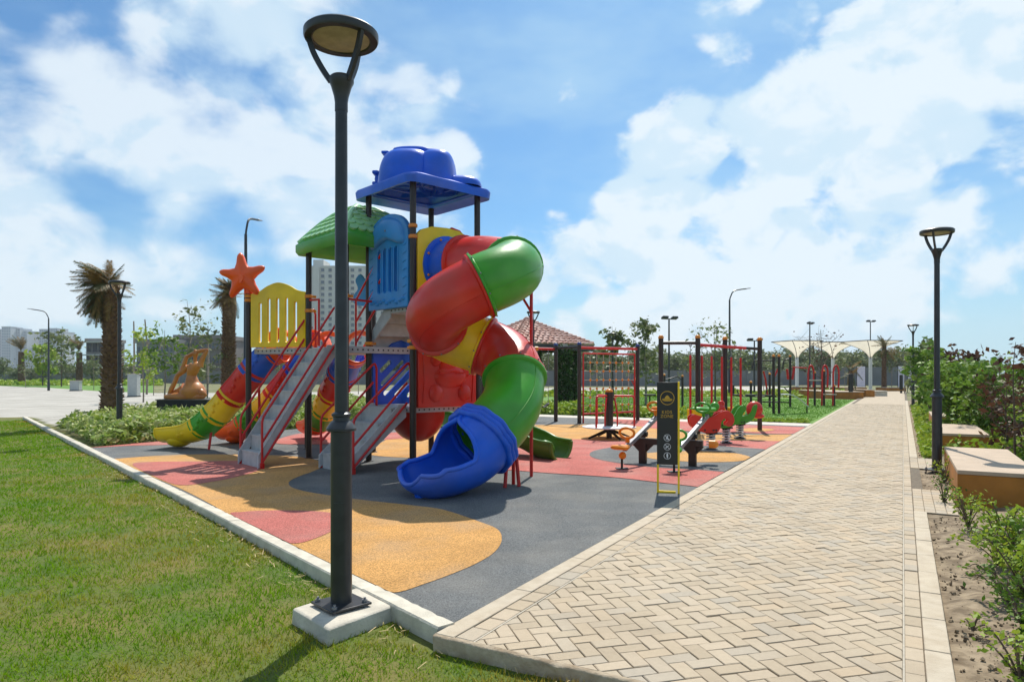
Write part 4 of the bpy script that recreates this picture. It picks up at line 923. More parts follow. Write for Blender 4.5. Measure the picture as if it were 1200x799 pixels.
# ---- green curved slide at the far right, red basin beneath the deck
c1 = spl([(-1.30,13.15,.86),(-.95,13.45,.72),(-.5,13.6,.62),(-.05,13.5,.54),(.35,13.2,.42),(.62,12.95,.30),(.92,12.72,.26)], 6)
def gp(t): return (PI*.56, .34, .30, 0)
go = chute(c1, gp, 'green_slide', M_dkgreen, solid=.035, rim=.035)
m = MB(); m.ball((.62,12.95,.14), (.2,.22,.2), 12); m.ball((-.2,13.5,.3), (.3,.22,.3), 12); pb(m, 'slide_foot', M_dkgreen, go, smooth=60)
m = MB(); vs = []; n = 24; k = 8
for i in range(k+1):
    ph = PI/2*i/k
    for j in range(n): vs.append(TP(.75+.52*math.cos(ph)*math.cos(2*PI*j/n), .95+.52*math.cos(ph)*math.sin(2*PI*j/n), .92-.58*math.sin(ph)))
m.add(vs, [(i*n+j, i*n+(j+1)%n, (i+1)*n+(j+1)%n, (i+1)*n+j) for i in range(k) for j in range(n)]); pb(m, 'red_basin', M_red, smooth=60)
# ================================================================ OTHER PLAY EQUIPMENT AND FURNITURE
def text_mesh(body, size, M, mat_, name, parent, th=.0015, align='CENTER', spacing=1.0):
    cu = bpy.data.curves.new('t', 'FONT'); cu.body = body; cu.size = size; cu.extrude = th; cu.align_x = align; cu.align_y = 'CENTER'; cu.space_character = spacing
    ob = bpy.data.objects.new('t', cu); COL.objects.link(ob); dg = bpy.context.evaluated_depsgraph_get(); me = bpy.data.meshes.new_from_object(ob.evaluated_get(dg)); bpy.data.objects.remove(ob)
    me.transform(M); me.materials.clear(); me.materials.append(mat_); o = bpy.data.objects.new(name, me); COL.objects.link(o); o.parent = parent; return o
# ---- the sign
sx, sy = at(782,9.14); sg = thing('information_sign', 'black upright sign panel in a yellow frame reading KIDS ZONE', 'sign', (sx,sy,0), R(-14))
W_, H_ = .27, 1.49
m = MB(); m.box((0,0,.93), (W_,.05,1.10)); pn = m.build('sign_panel', M_signblk, sg, bevel=.003)
m = MB(); m.box((W_/2+.014,0,H_/2), (.026,.11,H_)); m.build('frame_post', M_yellow, sg, bevel=.004)
m = MB(); m.box((-W_/2+.012,0,.19), (.026,.05,.38)); m.build('frame_post', M_yellow, sg, bevel=.004)
m = MB(); m.box((-.001,0,.015), (W_-.05,.045,.028)); m.build('frame_bar', M_yellow, sg, bevel=.003)
FM = lambda x, z: Matrix.Translation((x,-.0265,z)) @ Matrix.Rotation(PI/2,4,'X')
text_mesh('KIDS', .058, FM(-.005,1.08), M_gold, 'lettering', pn, spacing=1.15); text_mesh('ZONE', .058, FM(-.005,1.025), M_gold, 'lettering', pn, spacing=1.1)
def ringm(cx, cz, r, w, mt, name):
    m = MB(); n = 36; vs = []
    for rr_, y in ((r-w,-.0255),(r-w,-.028),(r,-.028),(r,-.0255)): vs += [(cx+rr_*math.cos(2*PI*j/n), y, cz+rr_*math.sin(2*PI*j/n)) for j in range(n)]
    m.add(vs, [(k*n+j, k*n+(j+1)%n, (k+1)*n+(j+1)%n, (k+1)*n+j) for k in range(3) for j in range(n)]); return m.build(name, mt, pn)
def flat(polys, mt, name, cx, cz, s_=1):
    m = MB()
    for p in polys: m.plate([(cx+a*s_, cz+b*s_) for a, b in p], [], .0025, (0,-.027,0), (1,0,0), (0,0,1))
    return m.build(name, mt, pn)
ringm(0,1.27,.093,.008,M_gold,'emblem_ring')
flat([[(-.062,-.028),(.062,-.028),(.05,-.012),(-.05,-.012)], [(-.05,-.008),(-.034,-.006),(-.028,.012),(-.012,.03),(.0,.036),(.012,.03),(.028,.012),(.034,-.006),(.05,-.008),(.068,-.014),(.06,-.034),(.03,-.042),(-.03,-.042),(-.06,-.034),(-.068,-.014)]], M_gold, 'emblem', 0, 1.27)
M_wp = mat('white_print', (.7,.7,.7), .5, .04, 5)
for z_, k in ((.74,0),(.62,1),(.50,2)):
    ringm(0,z_,.046,.0055,M_wp,'pictogram_ring')
    P_ = [[(-.008,.02),(.004,.03),(.014,.02),(.006,.006),(.02,-.026),(.008,-.03),(-.002,-.008),(-.014,-.024),(-.022,-.016),(-.010,.002)],
          [(-.026,-.012),(-.01,.0),(.012,.018),(.024,.02),(.016,.006),(.0,-.006),(-.016,-.024)], [(-.006,.032),(.008,.032),(.012,.01),(.008,-.03),(-.004,-.03),(-.012,.006)]][k]
    flat([P_], M_wp, 'pictogram', 0, z_)
    if k < 2: flat([[(-.034,.028),(-.030,.033),(.034,-.028),(.030,-.033)]], M_wp, 'prohibition_bar', 0, z_)
# ---- seesaw
sw = thing('seesaw', 'double seesaw with orange and green seats on a brown frame behind the sign', 'seesaw', (2.75,11.9,0)); so_ = (2.75,11.9,0)
def sb(m, name, mt, par=None, **k): return m.build(name, mt, par or sw, off=so_, **k)
A1, A2 = Vector((2.32,12.1,0)), Vector((3.10,11.72,0)); ad = (A2-A1).normalized(); fd = Vector((.48,.70,0)).normalized()
m = MB(); c = (A1+A2)/2; m.box((c.x,c.y,.40), (1.22,.10,.11), rz=math.atan2(ad.y,ad.x)); ax_ = sb(m, 'axle_beam', M_post, bevel=.008)
for A in (A1, A2):
    m = MB(); m.box((A.x,A.y,.18), (.13,.10,.36), rz=math.atan2(ad.y,ad.x)); o = sb(m, 'support_post', M_post, bevel=.006)
    m = MB(); m.box((A.x,A.y,.008), (.26,.22,.016), rz=math.atan2(ad.y,ad.x)); sb(m, 'foot_plate', M_post, o, bevel=.004)
    for s_ in (-1,1): m = MB(); m.plate([(0,0),(.14,0),(0,-.14)] if s_ > 0 else [(0,0),(-.14,0),(0,-.14)], [], .02, A+ad*s_*.06+Vector((0,0,.345)), ad, (0,0,1)); sb(m, 'gusset', M_post, o)
for e_, s_ in ((A1-ad*.17,-1),(A2+ad*.28,1)): m = MB(); m.tube([e_+Vector((0,0,.40)), e_+ad*s_*.09+Vector((0,0,.40))], .068, 14); m.ball(e_+ad*s_*.09+Vector((0,0,.40)), .068, 12); sb(m, 'end_cap', M_amber, smooth=40)
for A, mt in ((A1,M_amber),(A2,M_green)):
    lo = A-fd*.84+Vector((0,0,.30)); hi = A+fd*.84+Vector((0,0,.86)); bd = (hi-lo).normalized(); sdv = bd.cross(Vector((0,0,1))).normalized(); upv = sdv.cross(bd)
    Mx = Matrix((sdv, bd, upv)).transposed(); mid = (lo+hi)/2
    m = MB(); m.box(mid, (.075,1.62,.075), M=Mx); bm_ = sb(m, 'beam', M_steel, bevel=.01)
    m = MB(); m.cyl(mid-ad*.07-upv*.06, mid+ad*.07-upv*.06, .05, n=14); m.box(mid-upv*.075, (.12,.14,.05), M=Mx); sb(m, 'pivot', M_black, bm_, smooth=40)
    for e_, sgn in ((lo,1),(hi,-1)):
        Rz = Matrix.Rotation(math.atan2(bd.y,bd.x)-PI/2,3,'Z')
        out = []
        for i in range(20): a = 2*PI*i/20; out.append((.155*math.copysign(abs(math.cos(a))**.7,math.cos(a))*(1.1 if math.sin(a) < 0 else .8), .15*math.copysign(abs(math.sin(a))**.7,math.sin(a))))
        q = e_+upv*.075-bd*sgn*.02; vs = []
        for k_, (sc_, dz) in enumerate(((.8,-.03),(1,-.01),(1,.02),(.85,.04),(.4,.025))): vs += [q+(Rz @ Vector((x*sc_, y*sc_, dz))) for x, y in out]
        m = MB(); m.add(vs, [(a*20+i, a*20+(i+1)%20, (a+1)*20+(i+1)%20, (a+1)*20+i) for a in range(4) for i in range(20)]+[tuple(range(19,-1,-1)), tuple(80+i for i in range(20))]); st_ = sb(m, 'seat', mt, bm_, smooth=40)
        h = e_+bd*sgn*.26+upv*.05; m = MB()
        rg = [h+upv*.17+sdv*.135*math.cos(2*PI*i/18)+(upv*.35+Vector((0,0,.65)))*.075*math.sin(2*PI*i/18)*1.15 for i in range(18)]
        m.tube(rg, .022, 8, closed=True); m.tube([h, h+upv*.09], .03, 8); sb(m, 'handle', mt, bm_, smooth=60)
    q = lo-bd*.02; m = MB(); m.ball(q-upv*.07, .065, 12); bp_ = sb(m, 'bumper', mt, bm_, smooth=60)
    m = MB(); m.cyl((q.x,q.y,0),(q.x,q.y,.17),.02,n=10); m.box((q.x,q.y,.012), (.20,.14,.022)); sb(m, 'stop', M_black, smooth=40)
# ---- spring riders
def rider(pos, rz, body, head, kind, label):
    t = thing('spring_rider', label, 'spring rider', (*pos,0), rz, 'spring riders beside the brick path')
    m = MB(); m.tube([(.085*math.cos(a*.55),.085*math.sin(a*.55),.03+.30*a/60) for a in range(61)], .015, 6); m.build('spring', M_white, t, smooth=60)
    m = MB(); m.tube([(.086*math.cos(a*.55+1.2),.086*math.sin(a*.55+1.2),.045+.28*a/60) for a in range(61)], .009, 5); m.cyl((0,0,.02),(0,0,.34),.035); m.build('spring_core', M_black, t, smooth=60)
    m = MB(); m.cyl((0,0,0),(0,0,.03),.15,.13,20); m.build('foot_plate', M_black, t, smooth=40)
    m = MB(); m.box((0,0,.36), (.24,.2,.04)); m.build('seat_plate', M_black, t, bevel=.006)
    P1 = [(-.42,.50),(-.46,.66),(-.38,.74),(-.26,.72),(-.12,.68),(.02,.70),(.14,.78),(.28,.82),(.41,.76),(.45,.62),(.40,.52),(.31,.50),(.28,.57),(.33,.62),(.27,.67),(.19,.60),(.17,.48),(.10,.38),(-.10,.36),(-.26,.40)]
    P2 = [(-.36,.46),(-.42,.60),(-.34,.66),(-.18,.58),(.0,.58),(.14,.66),(.22,.80),(.34,.88),(.42,.80),(.34,.68),(.27,.54),(.14,.42),(-.06,.36),(-.22,.38)]
    P3 = [(-.40,.44),(-.44,.58),(-.32,.66),(-.14,.56),(.06,.56),(.22,.64),(.28,.80),(.38,.84),(.36,.66),(.28,.48),(.10,.38),(-.12,.36)]
    P = [(p.x,p.y) for p in spl([(a,b,0) for a, b in (P1,P2,P3)[kind]], 4, True)]
    for s_ in (-1,1):
        m = MB(); m.plate(P, [], .045, (0,s_*.125,0), (1,0,0), (0,0,1)); sd_ = m.build('side_panel', body, t, bevel=.014)
        m = MB()
        for x, z_ in ((-.15,.42),(.08,.42)): m.cyl((x,s_*.14,z_),(x,s_*.162,z_),.02,n=8)
        m.build('bolts', M_black, sd_, kind='stuff')
    m = MB(); m.box((-.12,0,.60), (.26,.20,.05)); m.build('seat', M_black if kind else body, t, bevel=.02)
    m = MB()
    if kind == 0: m.ball((-.06,0,.80), (.12,.09,.14), 14); m.ball((.08,0,.90), (.10,.08,.10), 12); m.ball((-.24,0,.86), (.20,.07,.035), 12)
    elif kind == 1: m.ball((-.22,0,.80), (.20,.09,.12), 14); m.ball((-.33,0,.72), (.12,.08,.07), 12); m.ball((-.12,0,.90), (.09,.05,.08), 10)
    else: m.ball((.34,0,.72), (.20,.13,.20), 16); m.ball((.42,0,.56), (.16,.10,.06), 12); m.ball((.40,0,.84), (.09,.08,.06), 10)
    m.build('head', head, t, smooth=60)
    m = MB(); m.cyl((-.02,-.2,.74),(-.02,.2,.74),.016,n=8); m.build('handle', head, t, smooth=60)
    m = MB(); m.cyl((.02,-.2,.42),(.02,.2,.42),.016,n=8); m.build('foot_rest', M_black, t)
rider(at(833,14.3), R(-5), M_red, M_green, 0, 'nearest spring rider, red curled body with a green head')
rider(at(851,15.6), R(5), M_green, M_red, 1, 'middle spring rider, green body with a red head')
rider(at(867,16.7), R(-10), M_green, M_red, 2, 'farthest spring rider, green with a big round red tail end by the path')
# ---- swing frame with red bar (right)
def eq(m, name, mt, root, **k): return m.build(name, mt, root, off=root.location, **k)
def eqpost(root, p, h, r=.06, cap=M_amber, z0=0.):
    m = MB(); m.cyl((p[0],p[1],z0),(p[0],p[1],h),r,n=14); o = eq(m, 'post', M_post, root, smooth=40)
    m = MB(); m.lathe([(r*1.15,0),(r*1.15,.02),(r*1.1,.05),(r*.6,.085),(0,.095)], (p[0],p[1],h-.01), 14); m.build('post_cap', cap, o, off=root.location, smooth=60); return o
s2_ = thing('swing_set', 'swing frame of four dark posts with orange caps and a red crossbar', 'swing frame', (5.4,18.4,0)); Q1, Q2, Q3, Q4 = (3.95,18.1), (4.9,18.0), (5.85,18.75), (6.95,19.15)
for q in (Q1,Q2,Q3,Q4): eqpost(s2_, q, 2.53, .065)
m = MB(); m.cyl((*Q1,2.40),(*Q2,2.40),.045); eq(m, 'dark_bar', M_post, s2_, smooth=40)
qa = Vector((*Q2,2.35)); qb = Vector((6.5,19.0,2.30)); m = MB(); m.cyl(qa, qb, .04); eq(m, 'crossbar', M_rail, s2_, smooth=40)
m = MB(); m.cyl(qb, (*Q4,2.28), .042); eq(m, 'dark_bar', M_post, s2_, smooth=40)
def px_on(px, a=qa, b=qb):
    k = (px-600)/800; t = (k*a.y-a.x)/((b.x-a.x)-k*(b.y-a.y)); return a+(b-a)*t
def swing(pxs, label, seatmt, zs, ropemt, grp, a=qa, b=qb, sleeve=True):
    p, q = [px_on(v, a, b) for v in pxs]; c = (p+q)/2; t = thing('swing', label, 'swing', (c.x,c.y,c.z), 0, grp)
    for e_ in (p, q):
        m = MB(); m.cyl((e_.x,e_.y,e_.z-.02),(e_.x,e_.y,zs),.008,n=6); ch = eq(m, 'chain', M_steel, t)
        m = MB(); m.tube([(e_.x+.03*math.cos(k*PI/4), e_.y, e_.z-.03+.03*math.sin(k*PI/4)) for k in range(8)], .012, 6, closed=True); eq(m, 'hanger', M_steel, t)
        if sleeve: m = MB(); m.cyl((e_.x,e_.y,e_.z-.28),(e_.x,e_.y,zs),.030,n=10); eq(m, 'sleeve', ropemt, t, smooth=40)
    d = (q-p).normalized(); sd_ = Vector((-d.y,d.x,0)); az = math.atan2(d.y,d.x)
    if seatmt is M_black:
        m = MB(); Z = Vector((0,0,1)); L_ = (q-p).length; pts = [p.lerp(q,i/8)*1 for i in range(9)]; vs = []
        for i, w_ in enumerate(pts):
            z_ = zs-.13*math.sin(PI*i/8); vs += [Vector((w_.x,w_.y,z_))+sd_*o for o in (-.09,.09)]
        m.add(vs, [(i*2,i*2+1,i*2+3,i*2+2) for i in range(8)]); eq(m, 'seat', seatmt, t, solid=.02, smooth=50)
    else:
        m = MB(); m.box((c.x,c.y,zs-.05), (.36,.27,.05), rz=az); 
        for o, w_, h_ in ((sd_*.13,.38,.24),(sd_*-.13,.38,.20)): m.box((c.x+o.x,c.y+o.y,zs+.03), (w_,.03,h_), rz=az)
        for o in (d*.17,d*-.17): m.box((c.x+o.x,c.y+o.y,zs+.06), (.03,.24,.14), rz=az)
        eq(m, 'bucket_seat', seatmt, t, bevel=.012)
swing((809,822.5), 'swing with a yellow bucket seat, nearest the dark bar', M_yellow, .52, M_rail, 'swings on red sleeved ropes'); swing((834,846), 'middle swing on red sleeved ropes hanging behind the riders', M_yellow, .52, M_rail, 'swings on red sleeved ropes'); swing((857,868), 'swing on red sleeved ropes nearest the last dark post', M_yellow, .52, M_rail, 'swings on red sleeved ropes')
# ---- net climbing frame and swing (middle)
N1, N2, N3 = Vector((1.45,22.6,0)), Vector((2.15,21.8,0)), Vector((4.27,23.2,0)); NL = Vector((.25,21.7,0)); NZ = Vector((-1.6,20.9,0))
nf = thing('climbing_net_frame', 'climbing frame with an orange-knotted rope net between dark posts', 'climbing frame', (2.9,22.5,0))
M_bluecap = mat('dark_blue_cap', (.02,.05,.2), .4)
for q in (N1,N2,N3): eqpost(nf, q, 2.52, .065, M_bluecap)
def bar(root, a, b, mt=M_rail, r=.035, name='bar'): m = MB(); m.cyl(a, b, r, n=10); return eq(m, name, mt, root, smooth=40)
bar(nf, N2+Vector((0,0,2.42)), N3+Vector((0,0,2.42)), r=.045); bar(nf, N2+Vector((0,0,2.44)), N1+Vector((0,0,2.44)), M_post, .045)
nd = (N3-N2).normalized(); a0_ = N2+nd*.16; a1_ = N3-nd*.14
for z_ in (2.24,.30): bar(nf, a0_+Vector((0,0,z_)), a1_+Vector((0,0,z_)), name='net_frame_bar', r=.028)
for q in (a0_,a1_): bar(nf, q, q+Vector((0,0,2.25)), name='net_frame_bar', r=.028)
net = MB(); M_rope = mat('rope', (.45,.40,.33), .8, .2, 30); knots = []
for i in range(7):
    q = a0_.lerp(a1_, .13+i*.124); net.cyl(q+Vector((0,0,.32)), q+Vector((0,0,2.22)), .012, n=5)
    for z_ in (1.95,1.67,1.38,1.10,.82,.56): knots.append(q+Vector((0,0,z_)))
for z_ in (1.95,1.67,1.38,1.10,.82,.56): net.cyl(a0_+Vector((0,0,z_)), a1_+Vector((0,0,z_)), .010, n=5)
no_ = eq(net, 'rope_net', M_rope, nf); m = MB(); m.ball((0,0,0), .042, 8); kn = m.build('knot', M_amber, no_, smooth=60); kn.location = knots[0]-nf.location
for q in knots[1:]: inst(kn.data, 'knot', no_, q-nf.location)
bs = thing('swing_set', 'swing frame with a red crossbar beside the rope net, partly hidden by the spiral slide', 'swing frame', (.2,21.8,0))
NQ = Vector((-.9,21.2,0)); eqpost(bs, NQ, 2.52, .065, M_bluecap)
q0, q1 = NQ+Vector((0,0,2.40)), N1+Vector((-.06,-.03,2.40)); bar(bs, q0, q1, r=.042)
m = MB(); q = px_on(628.5, q0, q1); m.cyl(q-Vector((.05,0,0)), q+Vector((.05,.03,0)), .07, n=12); eq(m, 'clamp', M_amber, bs, smooth=40)
swing((630,642.5), 'swing with a black belt seat beside the rope net', M_black, .62, M_rail, 'black belt swings', q0, q1, False)
# ---- spinner
sp_ = thing('spinner', 'small merry-go-round with a pale disc and red handrails', 'merry-go-round', (2.39,16.8,0)); c = Vector((2.39,16.8,0))
m = MB(); m.lathe([(.60,.26),(.66,.27),(.66,.295),(.60,.305),(0,.31)], c, 40); eq(m, 'disc', M_white, sp_, smooth=40)
m = MB(); m.cyl(c+Vector((0,0,.30)), c+Vector((0,0,1.14)), .10, n=18); po = eq(m, 'centre_post', M_post, sp_, smooth=40)
m = MB(); m.ball(c+Vector((0,0,1.15)), (.10,.10,.07), 14); m.build('post_cap', M_amber, po, off=sp_.location, smooth=60)
m = MB(); m.cyl(c, c+Vector((0,0,.27)), .07, n=14); eq(m, 'pedestal', M_post, sp_, smooth=40)
for k in range(4):
    a = R(20+90*k); d = Vector((math.cos(a),math.sin(a),0)); m = MB(); m.tube([c+d*.06+Vector((0,0,.20)), c+d*.25+Vector((0,0,.13)), c+d*.56+Vector((0,0,.02))], [.04,.035,.025], 8); eq(m, 'foot', M_black, sp_, smooth=50)
for k in range(3):
    a = R(-8+120*k); d = Vector((math.cos(a),math.sin(a),0)); m = MB(); m.tube([c+d*.12+Vector((0,0,1.05))]+spl([c+d*.50+Vector((0,0,1.05)), c+d*.585+Vector((0,0,1.03)), c+d*.61+Vector((0,0,.95))], 4)+[c+d*.61+Vector((0,0,.28))], .024, 8); eq(m, 'handrail', M_rail, sp_, smooth=50)
    m = MB(); m.tube([c+d*.13+Vector((0,0,1.0)), c+d*.20+Vector((0,0,.6)), c+d*.2+Vector((0,0,.3))], .02, 8); eq(m, 'handrail', M_rail, sp_, smooth=50)
# ---- stone benches
def bench(X0, X1, Y0_, Y1_, h, label, z0=-.1):
    c = PW((X0+X1)/2,(Y0_+Y1_)/2); t = thing('stone_bench', label, 'bench', (c[0],c[1],0), PROT, 'block benches along the path')
    w, l_ = X1-X0, Y1_-Y0_; m = MB(); m.box((0,0,(h-.05+z0)/2), (w-.03,l_-.03,h-.05-z0)); m.build('base', M_stoneb, t, bevel=.004)
    n = max(1, round(l_/1.05))
    for i in range(n): m = MB(); m.box((0,-l_/2+l_/n*(i+.5),h-.022), (w,l_/n-.006,.05)); m.build('top_slab', M_stone, t, bevel=.006)
    for i in range(n):
        for s_ in (-1,1): m = MB(); m.box((s_*(w/2-.012),-l_/2+l_/n*(i+.5),(h-.05+z0)/2), (.02,l_/n-.03,h-.056-z0)); m.build('side_slab', M_stoneb, t, bevel=.003)
bench(.58,1.42,10.0,13.1,.41, 'nearest stone bench block with a pale top beside the bushes right of the path'); bench(.62,1.45,16.0,19.0,.41, 'second stone bench block just beyond the slim lamp post right of the path')
bench(.7,1.4,22.5,25.0,.41,'third low block bench farther along beside the green hedge trees')
# ---- sculpture
px_, d_ = 221, 22.5; bx0 = Vector((*at(px_,d_),0)); k = d_/800
sc = thing('sculpture', 'tan stylised seated figure sculpture stretching its arms, on a black pedestal', 'sculpture', bx0)
m = MB(); m.box((bx0.x,bx0.y,.30), (58*k,.95,.86)); eq(m, 'pedestal', M_black, sc, bevel=.01)
m = MB(); m.box((bx0.x,bx0.y,.745), (58*k+.06,1.0,.03)); eq(m, 'pedestal_slab', mat('pedestal_top', (.10,.09,.08), .4), sc, bevel=.005)
def F(px, py, dy=0): return Vector(((px-600)*k, d_+dy, 1.6+(437-py)*k))
zb = 0.0
def SF(x, y, dy=0):      # x, y of the 849 px wide detail view
    v = F(120+x*.2002, 340+y*.2002, dy); v.z += .035; return v
def blob(name, pts, rs, up=None, n=14):
    P = spl([Vector(p) for p in pts], 5); rr_ = []
    for i in range(len(P)): t = i/(len(P)-1)*(len(rs)-1); a = min(int(t), len(rs)-2); rr_.append((rs[a]*(1-(t-a))+rs[a+1]*(t-a))*k*.2)
    m = MB(); m.tube(P, rr_, n); o = eq(m, name, M_bronze, sc, smooth=70); return o
blob('torso', [SF(520,630),SF(530,590),SF(525,545),SF(523,505),SF(530,470),SF(545,440),SF(543,425)], [70,74,40,27,34,32,9]); blob('head', [SF(543,430),SF(543,400),SF(545,375),SF(543,352)], [9,11,17,5])
blob('leg', [SF(560,600,-.1),SF(590,612,-.1),SF(602,622,-.1),SF(560,630,-.2),SF(460,628,-.25),SF(395,628,-.2),SF(385,622,-.15)], [36,28,14,26,26,15,8])
blob('leg', [SF(480,585,.1),SF(440,600,.12),SF(405,612,.12),SF(384,620,.12)], [40,26,18,8])
blob('arm', [SF(500,452),SF(470,480),SF(440,505),SF(425,540),SF(405,580),SF(388,620)], [18,16,13,13,14,9]); blob('arm', [SF(510,455),SF(470,470),SF(478,440),SF(490,402),SF(500,388)], [17,13,13,12,9]); blob('arm', [SF(486,400),SF(520,382),SF(560,364),SF(600,356),SF(618,352)], [8,11,11,10,6]); blob('arm', [SF(570,452),SF(578,425),SF(592,395),SF(604,372),SF(614,353)], [20,16,13,12,8])
# ---- canopies
def canopy(px, d, h, label, w=3.5):
    p = at(px,d); t = thing('umbrella_canopy', label, 'canopy', (*p,LZ), R(12), 'white funnel canopies over the plaza')
    m = MB(); m.lathe([(.16,0),(.16,h-1.6),(.11,h-1.4)], n=16); m.build('column', M_white, t, smooth=40)
    vs = []; n = 32; k_ = 10
    for i in range(k_+1):
        f = i/k_
        for j in range(n):
            a = 2*PI*j/n; ca_, sa_ = math.cos(a), math.sin(a); sq = 1/max(abs(ca_),abs(sa_)); R_ = (1-f)+f*sq**.85
            rr_ = .13+(w/2-.13)*(f**1.8); vs.append((rr_*R_*ca_, rr_*R_*sa_, h-1.75+1.75*f**.9))
    m = MB(); m.add(vs, [(a*n+i, a*n+(i+1)%n, (a+1)*n+(i+1)%n, (a+1)*n+i) for a in range(k_) for i in range(n)]); me_ = m.build('membrane', M_membr, t, smooth=60)
    m = MB(); m.tube(vs[-n:], .045, 6, closed=True)
    for j in range(0,n,8): m.tube([vs[i*n+j+4] for i in range(k_+1)], .03, 5)
    m.build('rim_cable', M_fascia, me_)
canopy(934,66,4.8,'leftmost white funnel canopy on a slender column'); canopy(976,70,4.85,'middle white funnel canopy behind the bare tree',3.8); canopy(1020,67,4.85,'rightmost white funnel canopy beside the end of the path',4.1)
# ---- plaza planters / block seats, banners
def block(px0, px1, yb, h, dp, label, name='planter_block', mt=None, topm=None, cat='planter'):
    d = 1280*(1.6-LZ)/1.6/(yb-437); x0_, x1_ = at(px0,d)[0], at(px1,d)[0]; t = thing(name, label, cat, ((x0_+x1_)/2, d+dp/2, LZ))
    m = MB(); m.box((0,0,h/2-.03), (x1_-x0_,dp,h-.06)); m.build('base', mt or M_stoneb, t, bevel=.01); m = MB(); m.box((0,0,h-.025), (x1_-x0_+.06,dp+.06,.05)); m.build('top_slab', topm or M_stone, t, bevel=.008); return t
block(974,1012,468.5,.55,5,'long ochre planter block at the end of the bright lawn'); block(1015,1025,467,.62,3,'short ochre planter block under the rightmost canopy'); block(985,1016,460,.5,2,'ochre block seat behind the long planter'); block(938,972,459.5,.5,2,'ochre block seat left of the middle canopy column'); block(1040,1062,459.5,.45,2,'ochre block seat under the banners'); block(1026,1040,466,.5,1.2,'grey block planter beside the path end', mt=M_conc, topm=M_conc)
M_ban = mat('lilac_banner', (.62,.58,.72), .7, .06, 8, c2=(.75,.72,.82))
for px, yt, w_, lb in ((1009,429,10,'pale lilac banner left of the rightmost canopy column'),(1056.5,428.5,8.5,'pale lilac banner right of the canopies'),(1066,433,5,'narrow pale banner close to the far lamp post')):
    d = 62; t = thing('banner', lb, 'banner', (*at(px,d),LZ)); kk_ = d/800; h = 1.6-LZ+(437-yt)*kk_
    m = MB(); m.box((0,0,h/2+.25), (w_*kk_,.04,h-.5)); m.build('banner_cloth', M_ban, t); 
    for s_ in (-1,1): m = MB(); m.cyl((s_*w_*kk_/2,0,0),(s_*w_*kk_/2,0,h),.03,n=8); m.build('pole', M_lamp, t)
# ---- utility cabinets
M_cab = mat('cabinet_grey', (.42,.44,.42), .5, .06, 6)
for px, yt, yb, w_, lb in ((157,438,465,11,'grey utility cabinet right of the leaning palm'),(89,446,458,11,'small grey box at the foot of a far palm')):
    d = 1280*(1.6-LZ)/1.6/(yb-437); kk_ = d/800; h = (yb-yt)*kk_; t = thing('utility_cabinet', lb, 'cabinet', (*at(px,d),LZ)); m = MB(); m.box((0,0,h/2), (w_*kk_,.5,h)); b_ = m.build('body', M_cab, t, bevel=.02)
    m = MB(); m.box((0,-.255,h*.52), (w_*kk_*.86,.02,h*.8)); m.build('door', M_cab, t, bevel=.005); m = MB(); m.box((0,0,h+.02), (w_*kk_+.08,.58,.04)); m.build('lid', M_conc, t, bevel=.005); m = MB(); m.box((0,0,.04), (w_*kk_+.05,.55,.12)); m.build('plinth', M_black, t)
# ---- gazebo
gz = thing('gazebo', 'gazebo with a pink tiled pyramid roof on ivy-clad columns', 'gazebo', (.77,35.5,LZ)); gl = gz.location
ctr = Vector((.77,35.5,0)); cn = [Vector((-.72,-3.45,0)), Vector((3.45,-.72,0)), Vector((.72,3.45,0)), Vector((-3.45,.72,0))]; ez, az_ = 3.02, 4.35
apex = ctr+Vector((0,0,az_))
for i in range(4):
    a, b = ctr+cn[i]+Vector((0,0,ez)), ctr+cn[(i+1)%4]+Vector((0,0,ez)); m = MB(); m.add([a,b,apex,a-Vector((0,0,.06)),b-Vector((0,0,.06)),apex-Vector((0,0,.06))], [(0,1,2),(5,4,3)]); rf = eq(m, 'roof_face', M_tileR, gz)
    u = (b-a); L_ = u.length; u.normalize(); mid = (a+b)/2; vv = (apex-mid); sl = vv.length; vv.normalize(); nr = u.cross(vv).normalized()
    m = MB(); rows = 10
    for r_ in range(rows):
        f0, f1_ = r_/rows, (r_+1.15)/rows; w0 = L_/2*(1-f0); nt_ = max(1,int(2*w0/.33))
        for j in range(nt_):
            x = -w0+(j+.5)*2*w0/nt_; hw = w0/nt_*.98; g = []
            for (dx, dz) in ((-1,.005),(-.45,.085),(.45,.085),(1,.005)): g.append(mid+vv*sl*f0+u*(x+dx*hw)+nr*(dz+.03))
            for (dx, dz) in ((-1,.005),(-.45,.05),(.45,.05),(1,.005)): g.append(mid+vv*sl*min(f1_,1)+u*((x+dx*hw)*(1-min(f1_,1))/(1-f0+1e-6))+nr*(dz))
            g += [mid+vv*sl*f0+u*(x-hw)-nr*.01, mid+vv*sl*f0+u*(x+hw)-nr*.01]
            m.add(g, [(0,1,5,4),(1,2,6,5),(2,3,7,6),(8,9,3,2,1,0)])
    eq(m, 'roof_tiles', M_tileR, gz, kind='stuff')
    m = MB(); nh = 16
    for j in range(nh): q = (a).lerp(apex, (j+.3)/nh); q2 = a.lerp(apex, (j+1.25)/nh if j < nh-1 else 1); m.tube([q+Vector((0,0,.05)), q2+Vector((0,0,.03))], [.12,.09], 8)
    eq(m, 'hip_tiles', M_tileR, gz, kind='stuff', smooth=60)
    m = MB(); q = (a+b)/2; m.box((q.x*1+ (ctr.x-q.x)*.02,q.y+(ctr.y-q.y)*.02,ez-.14), (L_*.97,.10,.30), rz=math.atan2(u.y,u.x)); eq(m, 'fascia', M_fascia, gz)
m = MB(); m.ball(apex+Vector((0,0,.06)), (.16,.16,.14), 10); eq(m, 'finial', M_tileR, gz, smooth=60)
gcols = []
